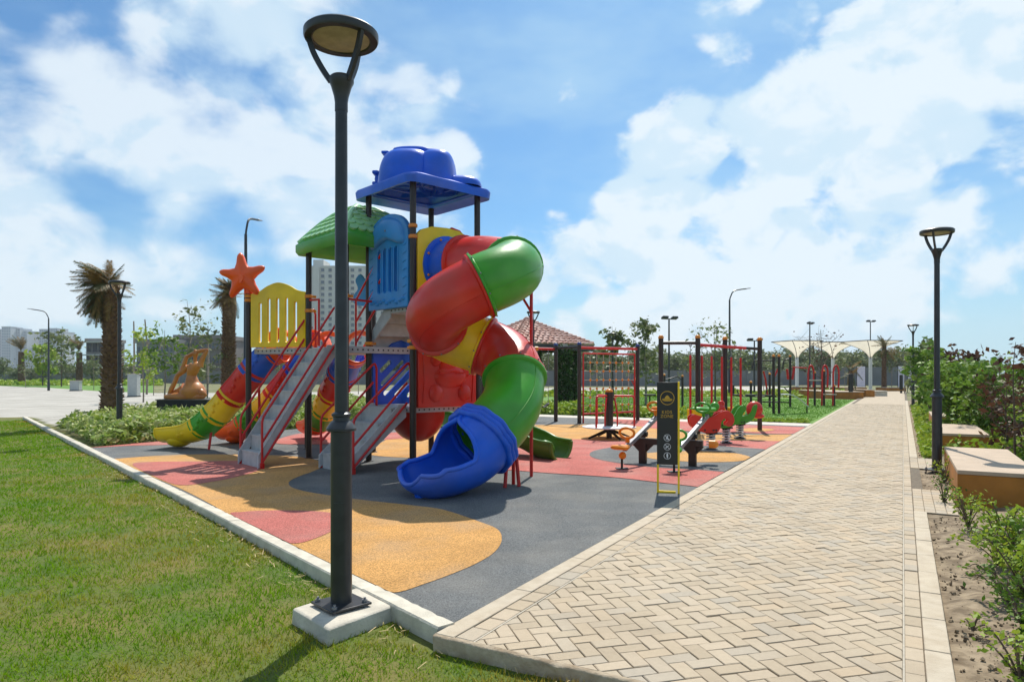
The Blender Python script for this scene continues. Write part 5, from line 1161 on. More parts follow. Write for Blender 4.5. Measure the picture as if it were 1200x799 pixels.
for i in range(4):
    q = ctr+cn[i]*.66; 
    if i == 0: q = Vector((*at(661,33.0),0))
    m = MB(); m.box((q.x,q.y,(ez+LZ)/2), (.32,.32,ez-LZ)); gcols.append((q, eq(m, 'column', M_conc2, gz)))
# ---- fitness machines on the far lawn
GZ = LZ+.105
def fit(name, label, px, d, cat='fitness machine'): p = at(px,d); return thing(name, label, cat, (p[0],p[1],GZ), 0, 'fitness machines on the bright lawn'), Vector((p[0],p[1],0))
def fpost(t, p, h, r=.055): return eqpost(t, p, h, r, M_amber, GZ)
def ftube(t, pts, mt=M_post, r=.028, name='frame_tube'): m = MB(); m.tube(pts, r, 8); m_ = m.build(name, mt, t, off=(t.location.x,t.location.y,GZ), smooth=60); return m_
_eq = eq
def off_(t): return t.location
t, p = fit('sit_up_bench','sit-up bench with a curved pale board beside two capped posts',910,27.5); fpost(t,(p.x-.12,p.y),2.28); fpost(t,(p.x+.14,p.y+.1),2.28)
V = lambda x, y, z: Vector((x,y,z))
m = MB(); P = spl([V(p.x+.2,p.y+.1,.75),V(p.x+.7,p.y+.2,.72),V(p.x+1.1,p.y+.3,.5),V(p.x+1.45,p.y+.4,.22)],5); vs = []
for q in P: vs += [q+V(-.05,-.2,0), q+V(.05,.2,0)]
m.add(vs, [(i*2,i*2+1,i*2+3,i*2+2) for i in range(len(P)-1)]); eq(m, 'board', M_white, t, solid=.04, smooth=60)
ftube(t,[V(p.x+1.4,p.y+.4,GZ),V(p.x+1.4,p.y+.4,.25)]); ftube(t,[V(p.x-.6,p.y,.9),V(p.x-.6,p.y,.45),V(p.x+.6,p.y+.1,.42),V(p.x+.6,p.y+.1,.8)]); ftube(t,[V(p.x-.9,p.y,2.1),V(p.x-.12,p.y,2.1)]); ftube(t,[V(p.x-.9,p.y,2.1),V(p.x-1.0,p.y,1.75)]); ftube(t,[V(p.x-.95,p.y,.72),V(p.x-.1,p.y,.7)])
m = MB(); m.box((p.x-1.05,p.y,.72),(.35,.3,.07)); eq(m,'seat',M_black,t,bevel=.02)
t, p = fit('leg_press','leg press with dark arms left of the sit-up bench',880,29); fpost(t,(p.x,p.y),1.2); ftube(t,[V(p.x-.6,p.y,.9),V(p.x-.5,p.y,.62),V(p.x+.6,p.y,.6),V(p.x+.7,p.y,1.0)]); m = MB(); m.box((p.x-.6,p.y,.68),(.4,.35,.06)); eq(m,'seat',M_black,t,bevel=.02); m = MB(); m.box((p.x-.78,p.y,.92),(.06,.35,.4)); eq(m,'backrest',M_black,t,bevel=.02)
t, p = fit('chest_press','chest press with red levers and a grey seat',902,33); fpost(t,(p.x,p.y),1.55); ftube(t,[V(p.x-.3,p.y,1.7),V(p.x-.2,p.y,1.3),V(p.x-.1,p.y,.5)],M_rail,.045); ftube(t,[V(p.x+.4,p.y,1.8),V(p.x+.2,p.y,1.4),V(p.x+.12,p.y,.5)],M_rail,.045); m = MB(); m.box((p.x,p.y,.5),(.5,.4,.07)); eq(m,'seat',M_black,t,bevel=.02)
t, p = fit('pull_down_machine','tall pull-down machine with red arms and a round grey seat',926,33); fpost(t,(p.x,p.y),2.4); ftube(t,spl([V(p.x,p.y,2.3),V(p.x-.3,p.y,2.2),V(p.x-.35,p.y,1.8)],4),M_post,.035); ftube(t,[V(p.x-.15,p.y,1.8),V(p.x-.1,p.y,1.3)],M_rail,.06); ftube(t,[V(p.x+.2,p.y,1.9),V(p.x+.1,p.y,1.3)],M_rail,.06); ftube(t,[V(p.x+.1,p.y,1.9),V(p.x+.8,p.y,1.85)],M_rail,.03)
m = MB(); m.lathe([(0,-.05),(.2,-.03),(.25,.03),(0,.05)],(p.x-.35,p.y-.2,.95),16); eq(m,'seat',M_conc,t,smooth=50); ftube(t,[V(p.x-.35,p.y-.2,.9),V(p.x,p.y,.6)])
t, p = fit('air_walker','air walker with two tall red hoops and capped posts',963,34); fpost(t,(p.x-.35,p.y),1.62); fpost(t,(p.x+.25,p.y+.3),1.70)
for dx in (-.7,.0,.55): ftube(t,spl([V(p.x+dx,p.y,GZ),V(p.x+dx+.02,p.y,.9),V(p.x+dx+.03,p.y,1.7),V(p.x+dx+.16,p.y,2.0),V(p.x+dx+.30,p.y,1.7),V(p.x+dx+.28,p.y,.9)],4),M_rail,.045,'hoop')
m = MB(); m.box((p.x-.35,p.y,1.25),(.6,.2,.05)); eq(m,'grip_plate',M_conc,t,bevel=.01); m = MB(); m.box((p.x+.4,p.y,.55),(.55,.3,.05)); eq(m,'step_plate',M_conc,t,bevel=.01); fpost(t,(p.x+.62,p.y),.95)
t, p = fit('waist_twister','short capped posts of a waist twister behind the sign',791,32); fpost(t,(p.x-.5,p.y),1.5); fpost(t,(p.x+.35,p.y),1.45); ftube(t,[V(p.x-.45,p.y,1.3),V(p.x+.1,p.y,1.45),V(p.x+.3,p.y,1.3)]); m = MB(); m.lathe([(.25,0),(.25,.06),(0,.07)],(p.x-.1,p.y-.3,.08),16); eq(m,'disc',M_black,t,smooth=40)
t, p = fit('exercise_bike','capped post with a small seat behind the right side of the rope net',748,30); fpost(t,(p.x-.15,p.y),1.3); ftube(t,[V(p.x-.15,p.y,1.0),V(p.x-.3,p.y,1.3),V(p.x-.1,p.y,1.35)],M_rail); m = MB(); m.box((p.x+.5,p.y,.65),(.5,.35,.06)); eq(m,'seat',M_black,t,bevel=.02); ftube(t,[V(p.x+.5,p.y,GZ),V(p.x+.5,p.y,.6)])
# small dark bollard signs near the canopies
for px, d, h, lb in ((997,44,1.6,'small black marker sign beside the tufted palm'),(1056,55,1.5,'small black marker sign at the far end of the path')):
    t = thing('marker_sign', lb, 'sign', (*at(px,d),GZ)); m = MB(); m.box((0,0,h/2+.15),(.28,.08,h-.3)); m.build('sign_panel', M_signblk, t, bevel=.05); m = MB(); m.box((0,0,.1),(.16,.05,.25)); m.build('foot', M_black, t)
# ================================================================ PLANTS, WALLS, BUILDINGS
def leaves_mesh(name, pts, size, mt, rs, elong=1.9, droop=.0, up=.35):
    pts = np.asarray(pts, 'f'); n = len(pts); r = np.random.default_rng(rs)
    d = r.normal(size=(n,3)); d[:,2] = d[:,2]*.6-droop; d /= np.linalg.norm(d,axis=1)[:,None]
    a = r.normal(size=(n,3)); a[:,2] += up; sd = np.cross(d,a); sd /= np.linalg.norm(sd,axis=1)[:,None]+1e-9
    nn = np.cross(sd, d)
    s_ = size*(.45+1.05*r.random(n))[:,None]; L_ = d*s_*elong/2; w = sd*s_/2
    V = np.stack([pts-L_, pts-L_*.05+w+nn*s_*.12, pts+L_, pts-L_*.05-w+nn*s_*.12], 1).reshape(-1,3)
    me = bpy.data.meshes.new(name); me.vertices.add(n*4); me.vertices.foreach_set('co', V.astype('f').reshape(-1)); me.loops.add(n*4); me.loops.foreach_set('vertex_index', np.arange(n*4,dtype='i'))
    me.polygons.add(n); me.polygons.foreach_set('loop_start', np.arange(n,dtype='i')*4); me.update(calc_edges=True); me.materials.append(mt); return me
def obj(me, name, parent=None, loc=None):
    o = bpy.data.objects.new(name, me); COL.objects.link(o); o.parent = parent
    if loc is not None: o.location = loc
    return o
def make_tree(h, cr, nleaf, ls, mt, seed, bark, base=.3, lean=0., spread=1.0, tr=.05, nb=9, bare=0, elong=1.9, sub=4):
    """returns trunk MB and leaf points; branches first, leaves gathered round the twigs"""
    rr = random.Random(seed); m = MB(); tip = []
    tp = [Vector((lean*h*t*t*.3+rr.uniform(-.02,.02)*h*t, rr.uniform(-.02,.02)*h*t, h*t*.93)) for t in (0,.2,.4,.6,.8,1)]
    P = spl(tp, 3); m.tube(P, [tr*(1-.85*i/(len(P)-1)) for i in range(len(P))], 7)
    for b in range(nb):
        f = base+(.95-base)*b/nb; q = P[int(f*(len(P)-1))]; a = b*2.4+rr.random(); L_ = cr*spread*(1.15-.55*abs(f-.55)*1.6)*rr.uniform(.7,1.15)
        e_ = q+Vector((math.cos(a)*L_*.85, math.sin(a)*L_*.85, L_*rr.uniform(.45,.95))); e_.z = min(e_.z, h*rr.uniform(.8,.97)); mid = q.lerp(e_,.5)+Vector((0,0,-.06*L_)); B = spl([q,mid,e_],4); m.tube(B, [tr*.42*(1-f*.5)*(1-.75*i/(len(B)-1)) for i in range(len(B))], 5, cap=False)
        tip += [(B[int(len(B)*g)],.5*L_) for g in (.45,.62)]+[(e_,.55*L_)]
        for s_ in range(sub):
            g = rr.uniform(.35,1); w = B[min(len(B)-1,int(g*len(B)))]; d = Vector((rr.gauss(0,1),rr.gauss(0,1),rr.uniform(.1,1.1))).normalized()*L_*rr.uniform(.3,.6); d.z = min(d.z, h-w.z); m.tube([w, w+d*.5+Vector((0,0,-.02)), w+d], [tr*.13,tr*.09,tr*.04], 4, cap=False); tip.append((w+d,.36*L_)); tip.append((w+d*.6,.3*L_))
    tip.append((P[-1], cr*.4)); pts = []
    per = max(1, nleaf//len(tip))
    for c, r_ in tip:
        k_ = int(per*rr.uniform(.3,1.7)*(1-bare))
        for i in range(k_): pts.append((c.x+rr.gauss(0,r_*.42), c.y+rr.gauss(0,r_*.42), c.z+rr.gauss(0,r_*.36)))
    return m, pts
def tree(name, label, px, d, h, cr, nleaf, ls, mt, seed, bark=None, z0=LZ, group=None, cat='tree', rz=0, loc=None, **k):
    bark = bark or M_bark; m, pts = make_tree(h, cr, nleaf, ls, mt, seed, bark, **k); p = loc or at(px,d)
    t = thing(name, label, cat, (p[0],p[1],z0), rz, group); m.build('trunk', bark, t, smooth=60)
    if pts: obj(leaves_mesh('crown', pts, ls, mt, seed), 'crown', t)
    return t
# mid-distance young trees
tree('young_tree','slender young tree with sparse grey-green leaves right of the rope net',757,36,4.9,.95,900,.13,L_olive,3,M_barkg,tr=.08,nb=12,base=.33)
tree('young_tree','thin leafy young tree behind the lamp post and the rope net',717,41,4.9,.7,600,.15,L_olive,4,M_barkg,tr=.05,base=.5)
tree('bare_tree','sparse half-bare tree behind the swings and the curved street light',838,42,4.9,1.6,420,.13,L_olive,5,M_bark,tr=.07,nb=12)
tree('bare_tree','nearly bare reddish tree in front of the white canopies',963,50,5.3,1.7,330,.10,L_red,6,M_bark,tr=.09,nb=14,base=.22,sub=6)
tree('bare_tree','small bare sapling left of the white canopies',907,48,3.7,.5,60,.10,L_olive,8,M_bark,tr=.04)
tree('young_tree','thin grey-leaved sapling group behind the sculpture',222,33,5.6,.95,420,.12,L_olive,9,M_barkg,tr=.05,nb=12)
tree('young_tree','leafy green young tree behind the left side of the sculpture',193,30,3.9,.8,420,.10,L_green,10,M_barkg,tr=.045,base=.42)
tree('young_tree','sparse sapling between the sculpture and the second palm',243,36,4.6,.8,300,.12,L_olive,12,M_barkg,tr=.045)
tree('young_tree','airy sapling behind the lamp post by the palm',168,40,4.7,.9,420,.14,L_lime,13,M_barkg,tr=.05)
tree('young_tree','scraggly dark-leaved tree beside the far left street light',72,88,7.6,2.2,800,.30,L_olive,14,M_bark,tr=.09,nb=13,bare=.4)
tree('young_tree','low bushy tree left of the far street light',50,95,5.6,2.0,900,.30,L_lime,15,M_bark,tr=.09)
tree('young_tree','leafy tree behind the far lamp post on the right of the path',1089,25,3.0,.62,1300,.10,L_hedge,16,M_bark,tr=.05,base=.15,nb=14)
tree('young_tree','olive tree just left of the far lamp post beyond the banners',1083,34,3.5,.8,800,.14,L_olive,17,M_bark,tr=.05,base=.2)
sap = tree('sapling','thin staked sapling with few leaves on the planted ground before the boundary wall',603,70,4.4,.9,260,.14,L_olive,31,M_barkg,tr=.045,nb=8,base=.4,group='thin saplings in front of the boundary wall')
rr9 = random.Random(8)
for px_ in (680,700,738,772,800,826,868,895,925,948,990,1045,1060,30,110,150,180,210,240,285,330,345,375,420,445):
    d_ = rr9.uniform(52,86); q_ = rr9.uniform(.65,1.05)
    copy_tree(sap, None, (*at(px_,d_),LZ), rr9.random()*6, (q_,q_,q_*rr9.uniform(.85,1.05)))
# right-hand shrubs and hedge trees
tree('hedge_tree','large dense green hedge tree right of the slim lamp post',1132,17.5,2.05,.95,3700,.072,L_hedge,21,M_bark,tr=.05,base=.04,nb=20,sub=6,spread=.8)
tree('hedge_tree','second dense green hedge tree further right behind the benches',1162,15.8,1.95,.85,3000,.068,L_hedge,22,M_bark,tr=.05,base=.04,nb=18,sub=6)
tree('hedge_tree','green hedge tree beyond the second stone bench',1112,22,2.1,.8,1700,.09,L_hedge,23,M_bark,tr=.05,base=.04,nb=18,sub=6)
tree('russet_tree','tall sparse russet-leaved tree at the right edge',1190,12.0,2.45,.5,560,.07,L_red,24,M_bark,tr=.025,nb=16,base=.1,sub=7,bare=.3)
tree('russet_tree','russet twiggy shrub beside the right edge of the frame',1180,13.6,1.7,.45,600,.055,L_red,25,M_bark,tr=.03,nb=16,base=.05,sub=7)
tree('russet_tree','dry brown shrub tree just behind the dense hedge',1118,27,2.9,.9,700,.14,L_red,26,M_bark,tr=.05,nb=12,base=.1)
def shrub(label, loc, h, r, nst, nl, ls, mt, seed, z0=-.02, name='shrub', group=None, arch=.35):
    rr = random.Random(seed); t = thing(name, label, 'shrub', (loc[0],loc[1],z0), 0, group); m = MB(); pts = []
    for i in range(nst):
        a = rr.uniform(0,2*PI); q = r*rr.uniform(.2,1); hh = h*rr.uniform(.5,1); P = spl([(0,0,0),(math.cos(a)*q*.35,math.sin(a)*q*.35,hh*.5),(math.cos(a)*q,math.sin(a)*q,hh),(math.cos(a)*q*(1+arch),math.sin(a)*q*(1+arch),hh*.97)],4); m.tube(P, [.007-.004*k/len(P) for k in range(len(P))], 4, cap=False)
        for k in range(int(nl*.75)):
            g = rr.uniform(.12,1); w = P[min(len(P)-1,int(g*len(P)))]; pts.append((w.x+rr.gauss(0,.03),w.y+rr.gauss(0,.03),w.z+rr.gauss(0,.03)))
    m.build('stems', M_bark, t, smooth=60, kind='stuff'); obj(leaves_mesh('foliage', pts, ls, mt, seed, 1.7), 'foliage', t)
sh_ = [((1172,662),.42,.26,16,46,.024,L_lime,'yellow-green shrub in front of the nearest stone bench'),((1135,618),.38,.18,12,34,.022,L_lime,'arching leafy shrub rising beside the corner of the nearest bench'),((1205,672),.44,.34,20,48,.026,L_green,'leafy shrub at the right edge beside the bare soil'),
       ((1205,745),.34,.26,16,44,.022,L_green,'low shrub by the right edge nearest the camera'),((1195,795),.26,.18,10,34,.020,L_lime,'small yellowing shrub at the bottom right corner'),((1140,735),.10,.08,5,8,.022,L_lime,'tiny seedling growing on the bare soil'),
       ((1107,566),.38,.20,10,22,.024,L_lime,'small shrub around the foot of the slim lamp post'),((1180,645),.50,.30,16,44,.026,L_lime,'tall twiggy shrub rising before the bench side'),((1106,588),.34,.18,9,20,.022,L_green,'sprig of leaves at the left foot of the nearest bench'),
       ((1200,700),.45,.3,16,44,.024,L_lime,'lime-leaved shrub cut by the right edge of the frame'),((1180,705),.30,.24,12,36,.022,L_green,'low spreading shrub in the middle of the soil bed')]
for i, (g, h, r, a, b, ls, mt, lb) in enumerate(sh_): shrub(lb, G(*g), h, r, a, b, ls, mt, 40+i)
# planted ground cover
def cover(name, label, polyfn, n, zfn, ls, mt, seed, up=.9, stems=True, cat='ground cover'):
    rr = random.Random(seed); pts = []
    while len(pts) < n:
        q = polyfn(rr)
        if q is None: continue
        x, y, h = q; pts.append((x, y, zfn(x,y)+h))
    o = obj(leaves_mesh(name, pts, ls, mt, seed, 1.9, 0, up), name); return tag(o, label, cat, kind='stuff')
def clumpy(x, y, f=3.1): return .5+.5*math.sin(x*f+math.sin(y*f*.8)*2)*math.cos(y*f*1.1+math.sin(x*f*.7)*2)
def fn_hedge(rr):
    X = -15.2-abs(rr.gauss(0,2.6)) if rr.random() < .55 else rr.uniform(-22.5,-15.2); Y = rr.uniform(8.6,23)
    if X < -22.5: return None
    p = PW(X,Y); s_ = (Vector(p)-KA).dot(KN)
    if s_ > -.25: return None
    c = clumpy(*p,2.6); hmax = (.30+.36*c)*min(1,(-15.12-X)*3+.15)*min(1,-s_*1.6); 
    return p[0], p[1], hmax*rr.random()**.6
cover('hedge_bed', 'low bed of variegated green and cream shrubs left of the play surface', fn_hedge, 46000, lambda x,y: -.03, .075, L_var, 51, 1.1)
def fn_mid(rr):
    X = rr.uniform(-32,-16); Y = rr.uniform(20,33); p = PW(X,Y)
    if p[1] < 20 or p[0] > -3: return None
    return p[0], p[1], .45*clumpy(*p,1.7)*rr.random()**.6+.05
cover('flower_bed', 'broad planted bed behind the side slides', fn_mid, 16000, lambda x,y: LZ, .13, L_var, 52, 1.1)
def fn_back(rr):
    X = rr.uniform(-15.5,-2.7); Y = 23.6+abs(rr.gauss(0,.5))+(.0 if X > -6.5 else rr.uniform(0,2.2)); c = clumpy(*PW(X,Y),2.4)
    hm = (.10 if X > -7 else .42)*(.4+.9*c); p = PW(X,Y); return p[0], p[1], hm*rr.random()**.6
cover('rear_planting', 'spiky low plants behind the strip at the back of the playground', fn_back, 15000, lambda x,y: LZ+.08, .085, L_lime, 53, 1.2)
def fn_right(rr):
    Y = rr.uniform(15.2,40); X = .34+rr.random()**1.1*4.5
    if X < 1.5 and (15.9 < Y < 19.1 or 22.4 < Y < 25.1): X = .34+rr.random()*.2
    c = clumpy(*PW(X,Y),2.2); p = PW(X,Y); hm = (.16+.32*c)*min(1,(X-.2)*1.6); return p[0], p[1], hm*rr.random()**.6
cover('path_side_planting', 'leafy ground planting along the right side of the path', fn_right, 26000, lambda x,y: -.03, .07, L_lime, 54, 1.0)
def fn_right2(rr):
    Y = rr.uniform(6.5,15.5); X = 1.55+rr.random()*2.6
    c = clumpy(*PW(X,Y),2.5); p = PW(X,Y); hm = (.14+.42*c)*min(1,(X-1.35)*1.6); return p[0], p[1], hm*rr.random()**.6
cover('bench_side_planting', 'green ground planting behind the stone benches', fn_right2, 22000, lambda x,y: -.03, .055, L_green, 55, 1.0)
def fn_far(rr):
    py = rr.uniform(446.5,451.5); px = rr.uniform(-60,190); d = 1280*1.08/(py-437)
    x, y = at(px,d); return x, y, .8*clumpy(x,y,.5)*rr.random()
cover('far_planting', 'low green planting beyond the pale road at the left', fn_far, 9000, lambda x,y: LZ, .30, L_lime, 56, 1.0)
def fn_fl(rr):
    px = rr.uniform(560,1000); py = rr.uniform(461,466.5); d = 1280*1.08/(py-437); x, y = at(px,d)
    c = clumpy(x,y,.9); return x, y, (.5*c)*rr.random()**.7
cover('garden_planting', 'low plants along the pale path behind the bright lawn', fn_fl, 9000, lambda x,y: LZ, .2, L_lime, 57, 1.0)
# turf blades on the far bright lawn
M_grass2 = grass_mat('turf_blades', (.08,.21,.015), (.14,.30,.03), (.16,.28,.04), (.2,.3,.05))
def okf(x, y): X, Y = WP(x,y); return XL-16 < X < XL-.15 and 24 < Y < 46
g2 = grass('turf_grass', 60000, 24, 50, okf, GZ, .02, .05, .006, M_grass2, 5, 30, 'bright green turf around the fitness machines')
# ivy on the gazebo columns
for q, o in gcols:
    pts = []
    for i in range(1500): a = random.random()*2*PI; z_ = random.uniform(LZ,2.9); r_ = .27+.05*math.sin(z_*3)+random.gauss(0,.04); pts.append((q.x-gl.x+math.cos(a)*r_, q.y-gl.y+math.sin(a)*r_, z_-gl.z))
    obj(leaves_mesh('ivy', pts, .13, L_dark, 70), 'ivy', o)
# ---- palms
def frond_mesh(seed, L_=2.2, curl=.9):
    rr = random.Random(seed); m = MB(); P = spl([(0,0,0),(L_*.33,0,L_*.10),(L_*.66,0,L_*.08*(1-curl)),(L_,0,-L_*.18*curl)],5); m.tube(P, [.022*(1-.8*i/len(P)) for i in range(len(P))], 4, cap=False)
    n = 60
    for i in range(n):
        f = .18+.82*i/n; k = min(len(P)-2,int(f*(len(P)-1))); q = P[k].lerp(P[k+1], f*(len(P)-1)-k); t = (P[k+1]-P[k]).normalized()
        for s_ in (-1,1):
            ll = L_*.24*math.sin(PI*min(1,f*.9+.12))*rr.uniform(.6,1.2)+.08; d = (t*.75+Vector((0,s_*.8,rr.uniform(-.45,.1)))).normalized(); w = d.cross(Vector((0,0,1))).normalized()*.010
            a = q; b = q+d*ll*.55; c = q+d*ll+Vector((rr.uniform(-.05,.05),rr.uniform(-.05,.05),-.26*ll)); m.add([a-w*.6, a+w*.6, b+w, b-w, c], [(0,1,2,3),(3,2,4)])
    me = bpy.data.meshes.new('frond'); me.from_pydata([Vector(v) for v in m.v], [], m.f); me.materials.append(L_palm if seed % 3 else L_palmg); return me
fm = [frond_mesh(i, 1.9, .6+.12*i) for i in range(6)]
def palm(label, px, d, ht, tr0, tr1, crown, wind, nf, seed, z0=LZ, flen=1., up=.3):
    rr = random.Random(seed); p = at(px,d); t = thing('palm_tree', label, 'palm tree', (*p,z0), 0, 'palm trees')
    lean = Vector((rr.uniform(-.1,.1),0,0)); pr = [lean*(i/8)**2+Vector((0,0,ht*i/8)) for i in range(9)]; m = MB(); m.tube(spl(pr,3), [(tr0*(1-f)+tr1*f)*(1+.10*math.sin(f*9)) for f in [i/24 for i in range(25)]], 14); tk = m.build('trunk', M_palmt, t, smooth=60)
    m = MB(); nr = int(ht/.085)
    for i in range(nr):                   # old leaf bases standing off the trunk
        z_ = .12+(ht-.15)*i/nr; f = z_/ht; r_ = (tr0*(1-f)+tr1*f)
        for j in range(7):
            a = 2*PI*(j+.5*(i%2))/7+rr.uniform(-.2,.2); c_, s_ = math.cos(a), math.sin(a); w = r_*.36; o_ = r_*rr.uniform(1.18,1.42); b0 = Vector((c_*r_*.9,s_*r_*.9,z_)); tv = Vector((-s_,c_,0)); tp_ = Vector((c_*o_,s_*o_,z_+rr.uniform(.08,.16)))
            m.add([b0-tv*w, b0+tv*w, tp_+tv*w*.5, tp_-tv*w*.5, b0+Vector((0,0,.09))-tv*w*.8, b0+Vector((0,0,.09))+tv*w*.8], [(0,1,2,3),(3,2,5,4),(0,3,4),(1,5,2)])
    m.build('leaf_bases', M_palmt, tk, kind='stuff')
    for i in range(nf):
        a = rr.uniform(0,2*PI); el = (rr.uniform(-1.35,-.7) if rr.random() < .46 else rr.uniform(-.25,1.4)) if crown else rr.uniform(.7,1.3); dv = Vector((math.cos(a),math.sin(a),0))*math.cos(el)+Vector((0,0,math.sin(el))); dv = (dv+wind*rr.uniform(.5,1.2)).normalized()
        az = math.atan2(dv.y,dv.x); e2 = math.asin(max(-1,min(1,dv.z))); s_ = rr.uniform(.65,1.05)*flen
        o = inst(rr.choice(fm), 'frond', t, Vector((0,0,ht+rr.uniform(-.5,.1)*crown))+lean, (rr.uniform(-.6,.6), -e2+up*0, az), (s_,s_,s_)); o.rotation_mode = 'XYZ'
    return t
palm('windswept palm with a brown shaggy crown at the corner of the shrub bed',131,22,4.45,.30,.20,1,Vector((-.72,0,.12)),150,1,-.03,.60)
palm('second palm behind the orange star with a brushed-up crown',268,37,6.1,.34,.28,1,Vector((-.3,0,.65)),80,2,LZ,.62)
palm('far bare palm trunk with upright tied fronds, left of the far street light',25,108,5.1,.42,.34,0,Vector((-.35,0,.5)),14,3,LZ,1.6)
palm('far bare palm trunk with upright tied fronds, right of the far street light',93,108,5.0,.42,.34,0,Vector((-.25,0,.5)),14,4,LZ,1.5)
palm('short tufted palm beside the long ochre planter',997,47,1.9,.16,.12,1,Vector((0,0,.2)),18,5,LZ,.55)
palm('brown-trunked palm behind the rightmost canopy',1036,64,4.2,.20,.15,1,Vector((0,0,.5)),20,6,LZ,.8)
# ---- boundary wall of precast slabs
M_wall = mat('precast_wall', (.20,.20,.205), .9, .12, .6, bump=.3, bscale=8, coord='World')
def bwall(label, pts, h, step, slab=.5):
    t = thing('boundary_wall', label, 'wall', (*pts[0],LZ)); off = Vector((*pts[0],LZ)); pm = sm_ = None
    for a, b in zip(pts[:-1], pts[1:]):
        a, b = Vector(a), Vector(b); n = max(1,int((b-a).length/step)); az = math.atan2((b-a).y,(b-a).x); L_ = (b-a).length/n
        for i in range(n):
            q = a.lerp(b, i/n)
            if pm is None: m = MB(); m.box((0,0,h/2+.05), (.16,.2,h+.1)); o = m.build('wall_post', M_wall, t); pm = o.data
            else: o = inst(pm, 'wall_post', t)
            o.location = Vector((*q,0))-Vector((off.x,off.y,0)); o.rotation_euler = (0,0,az); q = a.lerp(b, (i+.5)/n)
            m = MB(); m.box((0,0,h/2), (L_-.15,.09,h)); me_ = None
            if sm_ is None:
                o = m.build('wall_panel', M_wall, t); sm_ = (o.data, L_)
                m = MB()
                for k_ in range(1,int(h/slab)+1): m.box((0,0,k_*slab), (1,.115,.04))
                grooves = m.build('panel_ribs', M_wall, o, kind='stuff'); gme = grooves.data; grooves.scale = (L_-.16,1,1)
            else: o = inst(sm_[0], 'wall_panel', t); o.scale = (L_/sm_[1],1,1)
            o.location = Vector((*q,0))-Vector((off.x,off.y,0)); o.rotation_euler = (0,0,az)
bwall('grey precast boundary wall along the far left beyond the palms', [at(-40,140),at(60,138),at(130,128),at(250,112)], 1.75, 4.0)
bwall('grey boundary wall running behind the gazebo, the net and the swings', [at(250,112),at(420,104),at(620,92),at(780,90),at(960,100)], 2.1, 4.0)
bwall('grey wall behind the banners at the end of the path', [at(960,100),at(1110,92)], 2.6, 4.0)
bwall('weathered garden wall behind the russet shrubs at the right edge', [PW(3.9,6),PW(3.9,22)], 1.35, 2.2)
# ---- far wood
wl = [(10,'bushy far tree beyond the boundary wall'),(11,'loose far tree beyond the boundary wall')]
protos = []
for i in range(6):
    m, pts = make_tree(6.5, 2.6, 1500, .35, L_wood, 90+i, M_bark, base=.18, tr=.12, nb=13, sub=3, bare=.0 if i < 4 else .45); t = thing('far_tree', 'x', 'tree', (0,0,LZ), 0, 'trees beyond the boundary wall'); m.build('trunk', M_bark, t, smooth=60); obj(leaves_mesh('crown', pts, .34, L_wood if i < 4 else L_olive, 90+i), 'crown', t); protos.append(t)
rr = random.Random(3); used = set(); k = 0
spots = [(px+rr.uniform(-6,6), rr.uniform(104,135), rr.uniform(.52,.86)) for px in range(575,1100,15)]+[(px+rr.uniform(-6,6), rr.uniform(118,150), rr.uniform(.38,.66)) for px in range(-20,300,19)]+[(px+rr.uniform(-4,4), rr.uniform(112,128), rr.uniform(.5,.7)) for px in range(310,560,20)]+[(px+rr.uniform(-5,5), rr.uniform(140,175), rr.uniform(.9,1.15)) for px in range(640,1100,38)]
for px, d, s_ in spots:
    i = k % 6; lb = 'full-crowned far tree beyond the grey boundary wall' if i < 4 else 'thin see-through far tree beyond the grey boundary wall'
    if i in used: copy_tree(protos[i], None, (*at(px,d),LZ), rr.random()*6, (s_*rr.uniform(.9,1.2),)*2+(s_,), lb)
    else: protos[i].location = (*at(px,d),LZ); protos[i].scale = (s_,s_,s_); protos[i]['label'] = lb; used.add(i)
    k += 1
def fn_wood(rr):
    px = rr.uniform(-60,1140); d = rr.uniform(150,190); x, y = at(px,d); hm = 3.2+2.4*clumpy(x,y,.11)
    if px < 560: hm *= .5
    return x, y, hm*rr.random()**.8
cover('distant_wood', 'dull green line of distant woodland closing the horizon', fn_wood, 26000, lambda x,y: LZ, .95, L_wood, 77, .6, cat='woodland')
# ---- buildings
def building(label, px0, px1, ytop, d, mt, wm_, nfl, ncol, dp=18, wfrac=.45, hfrac=.5, extra=None, name='apartment_block', winfrom=0, bal=False):
    x0_, x1_ = at(px0,d)[0], at(px1,d)[0]; h = 1.6-LZ+(437-ytop)*d/800; w = x1_-x0_; t = thing(name, label, 'building', ((x0_+x1_)/2,d,LZ))
    m = MB(); m.box((0,dp/2,h/2), (w,dp,h)); m.build('wall', mt, t); m = MB(); m.box((0,dp/2,h+.4), (w+.5,dp+.5,.8)); m.build('parapet', mt, t)
    fh = h/nfl; cw = w/ncol; m = MB(); m.box((0,0,0), (cw*wfrac,.25,fh*hfrac)); wo = None; cnt = 0
    fr = MB(); fr.box((0,-.12,-fh*hfrac/2), (cw*wfrac+.3,.5,.16)); 
    for f in range(winfrom, nfl):
        for c in range(ncol):
            loc = (-w/2+cw*(c+.5), -.02, fh*(f+.52))
            if wo is None: wo = m.build('window', wm_, t); wo.location = loc; s_ = fr.build('sill', mt, wo)
            else: o = inst(wo.data, 'window', t, loc); inst(s_.data, 'sill', o)
    if bal:
        m = MB()
        for f in range(nfl):
            for c in range(0,ncol,3): m.box((-w/2+cw*(c+1),-.7,fh*f+.5), (cw*.9,1.3,1.0))
        m.build('balconies', mt, t, kind='stuff')
    return t, w, h, x0_
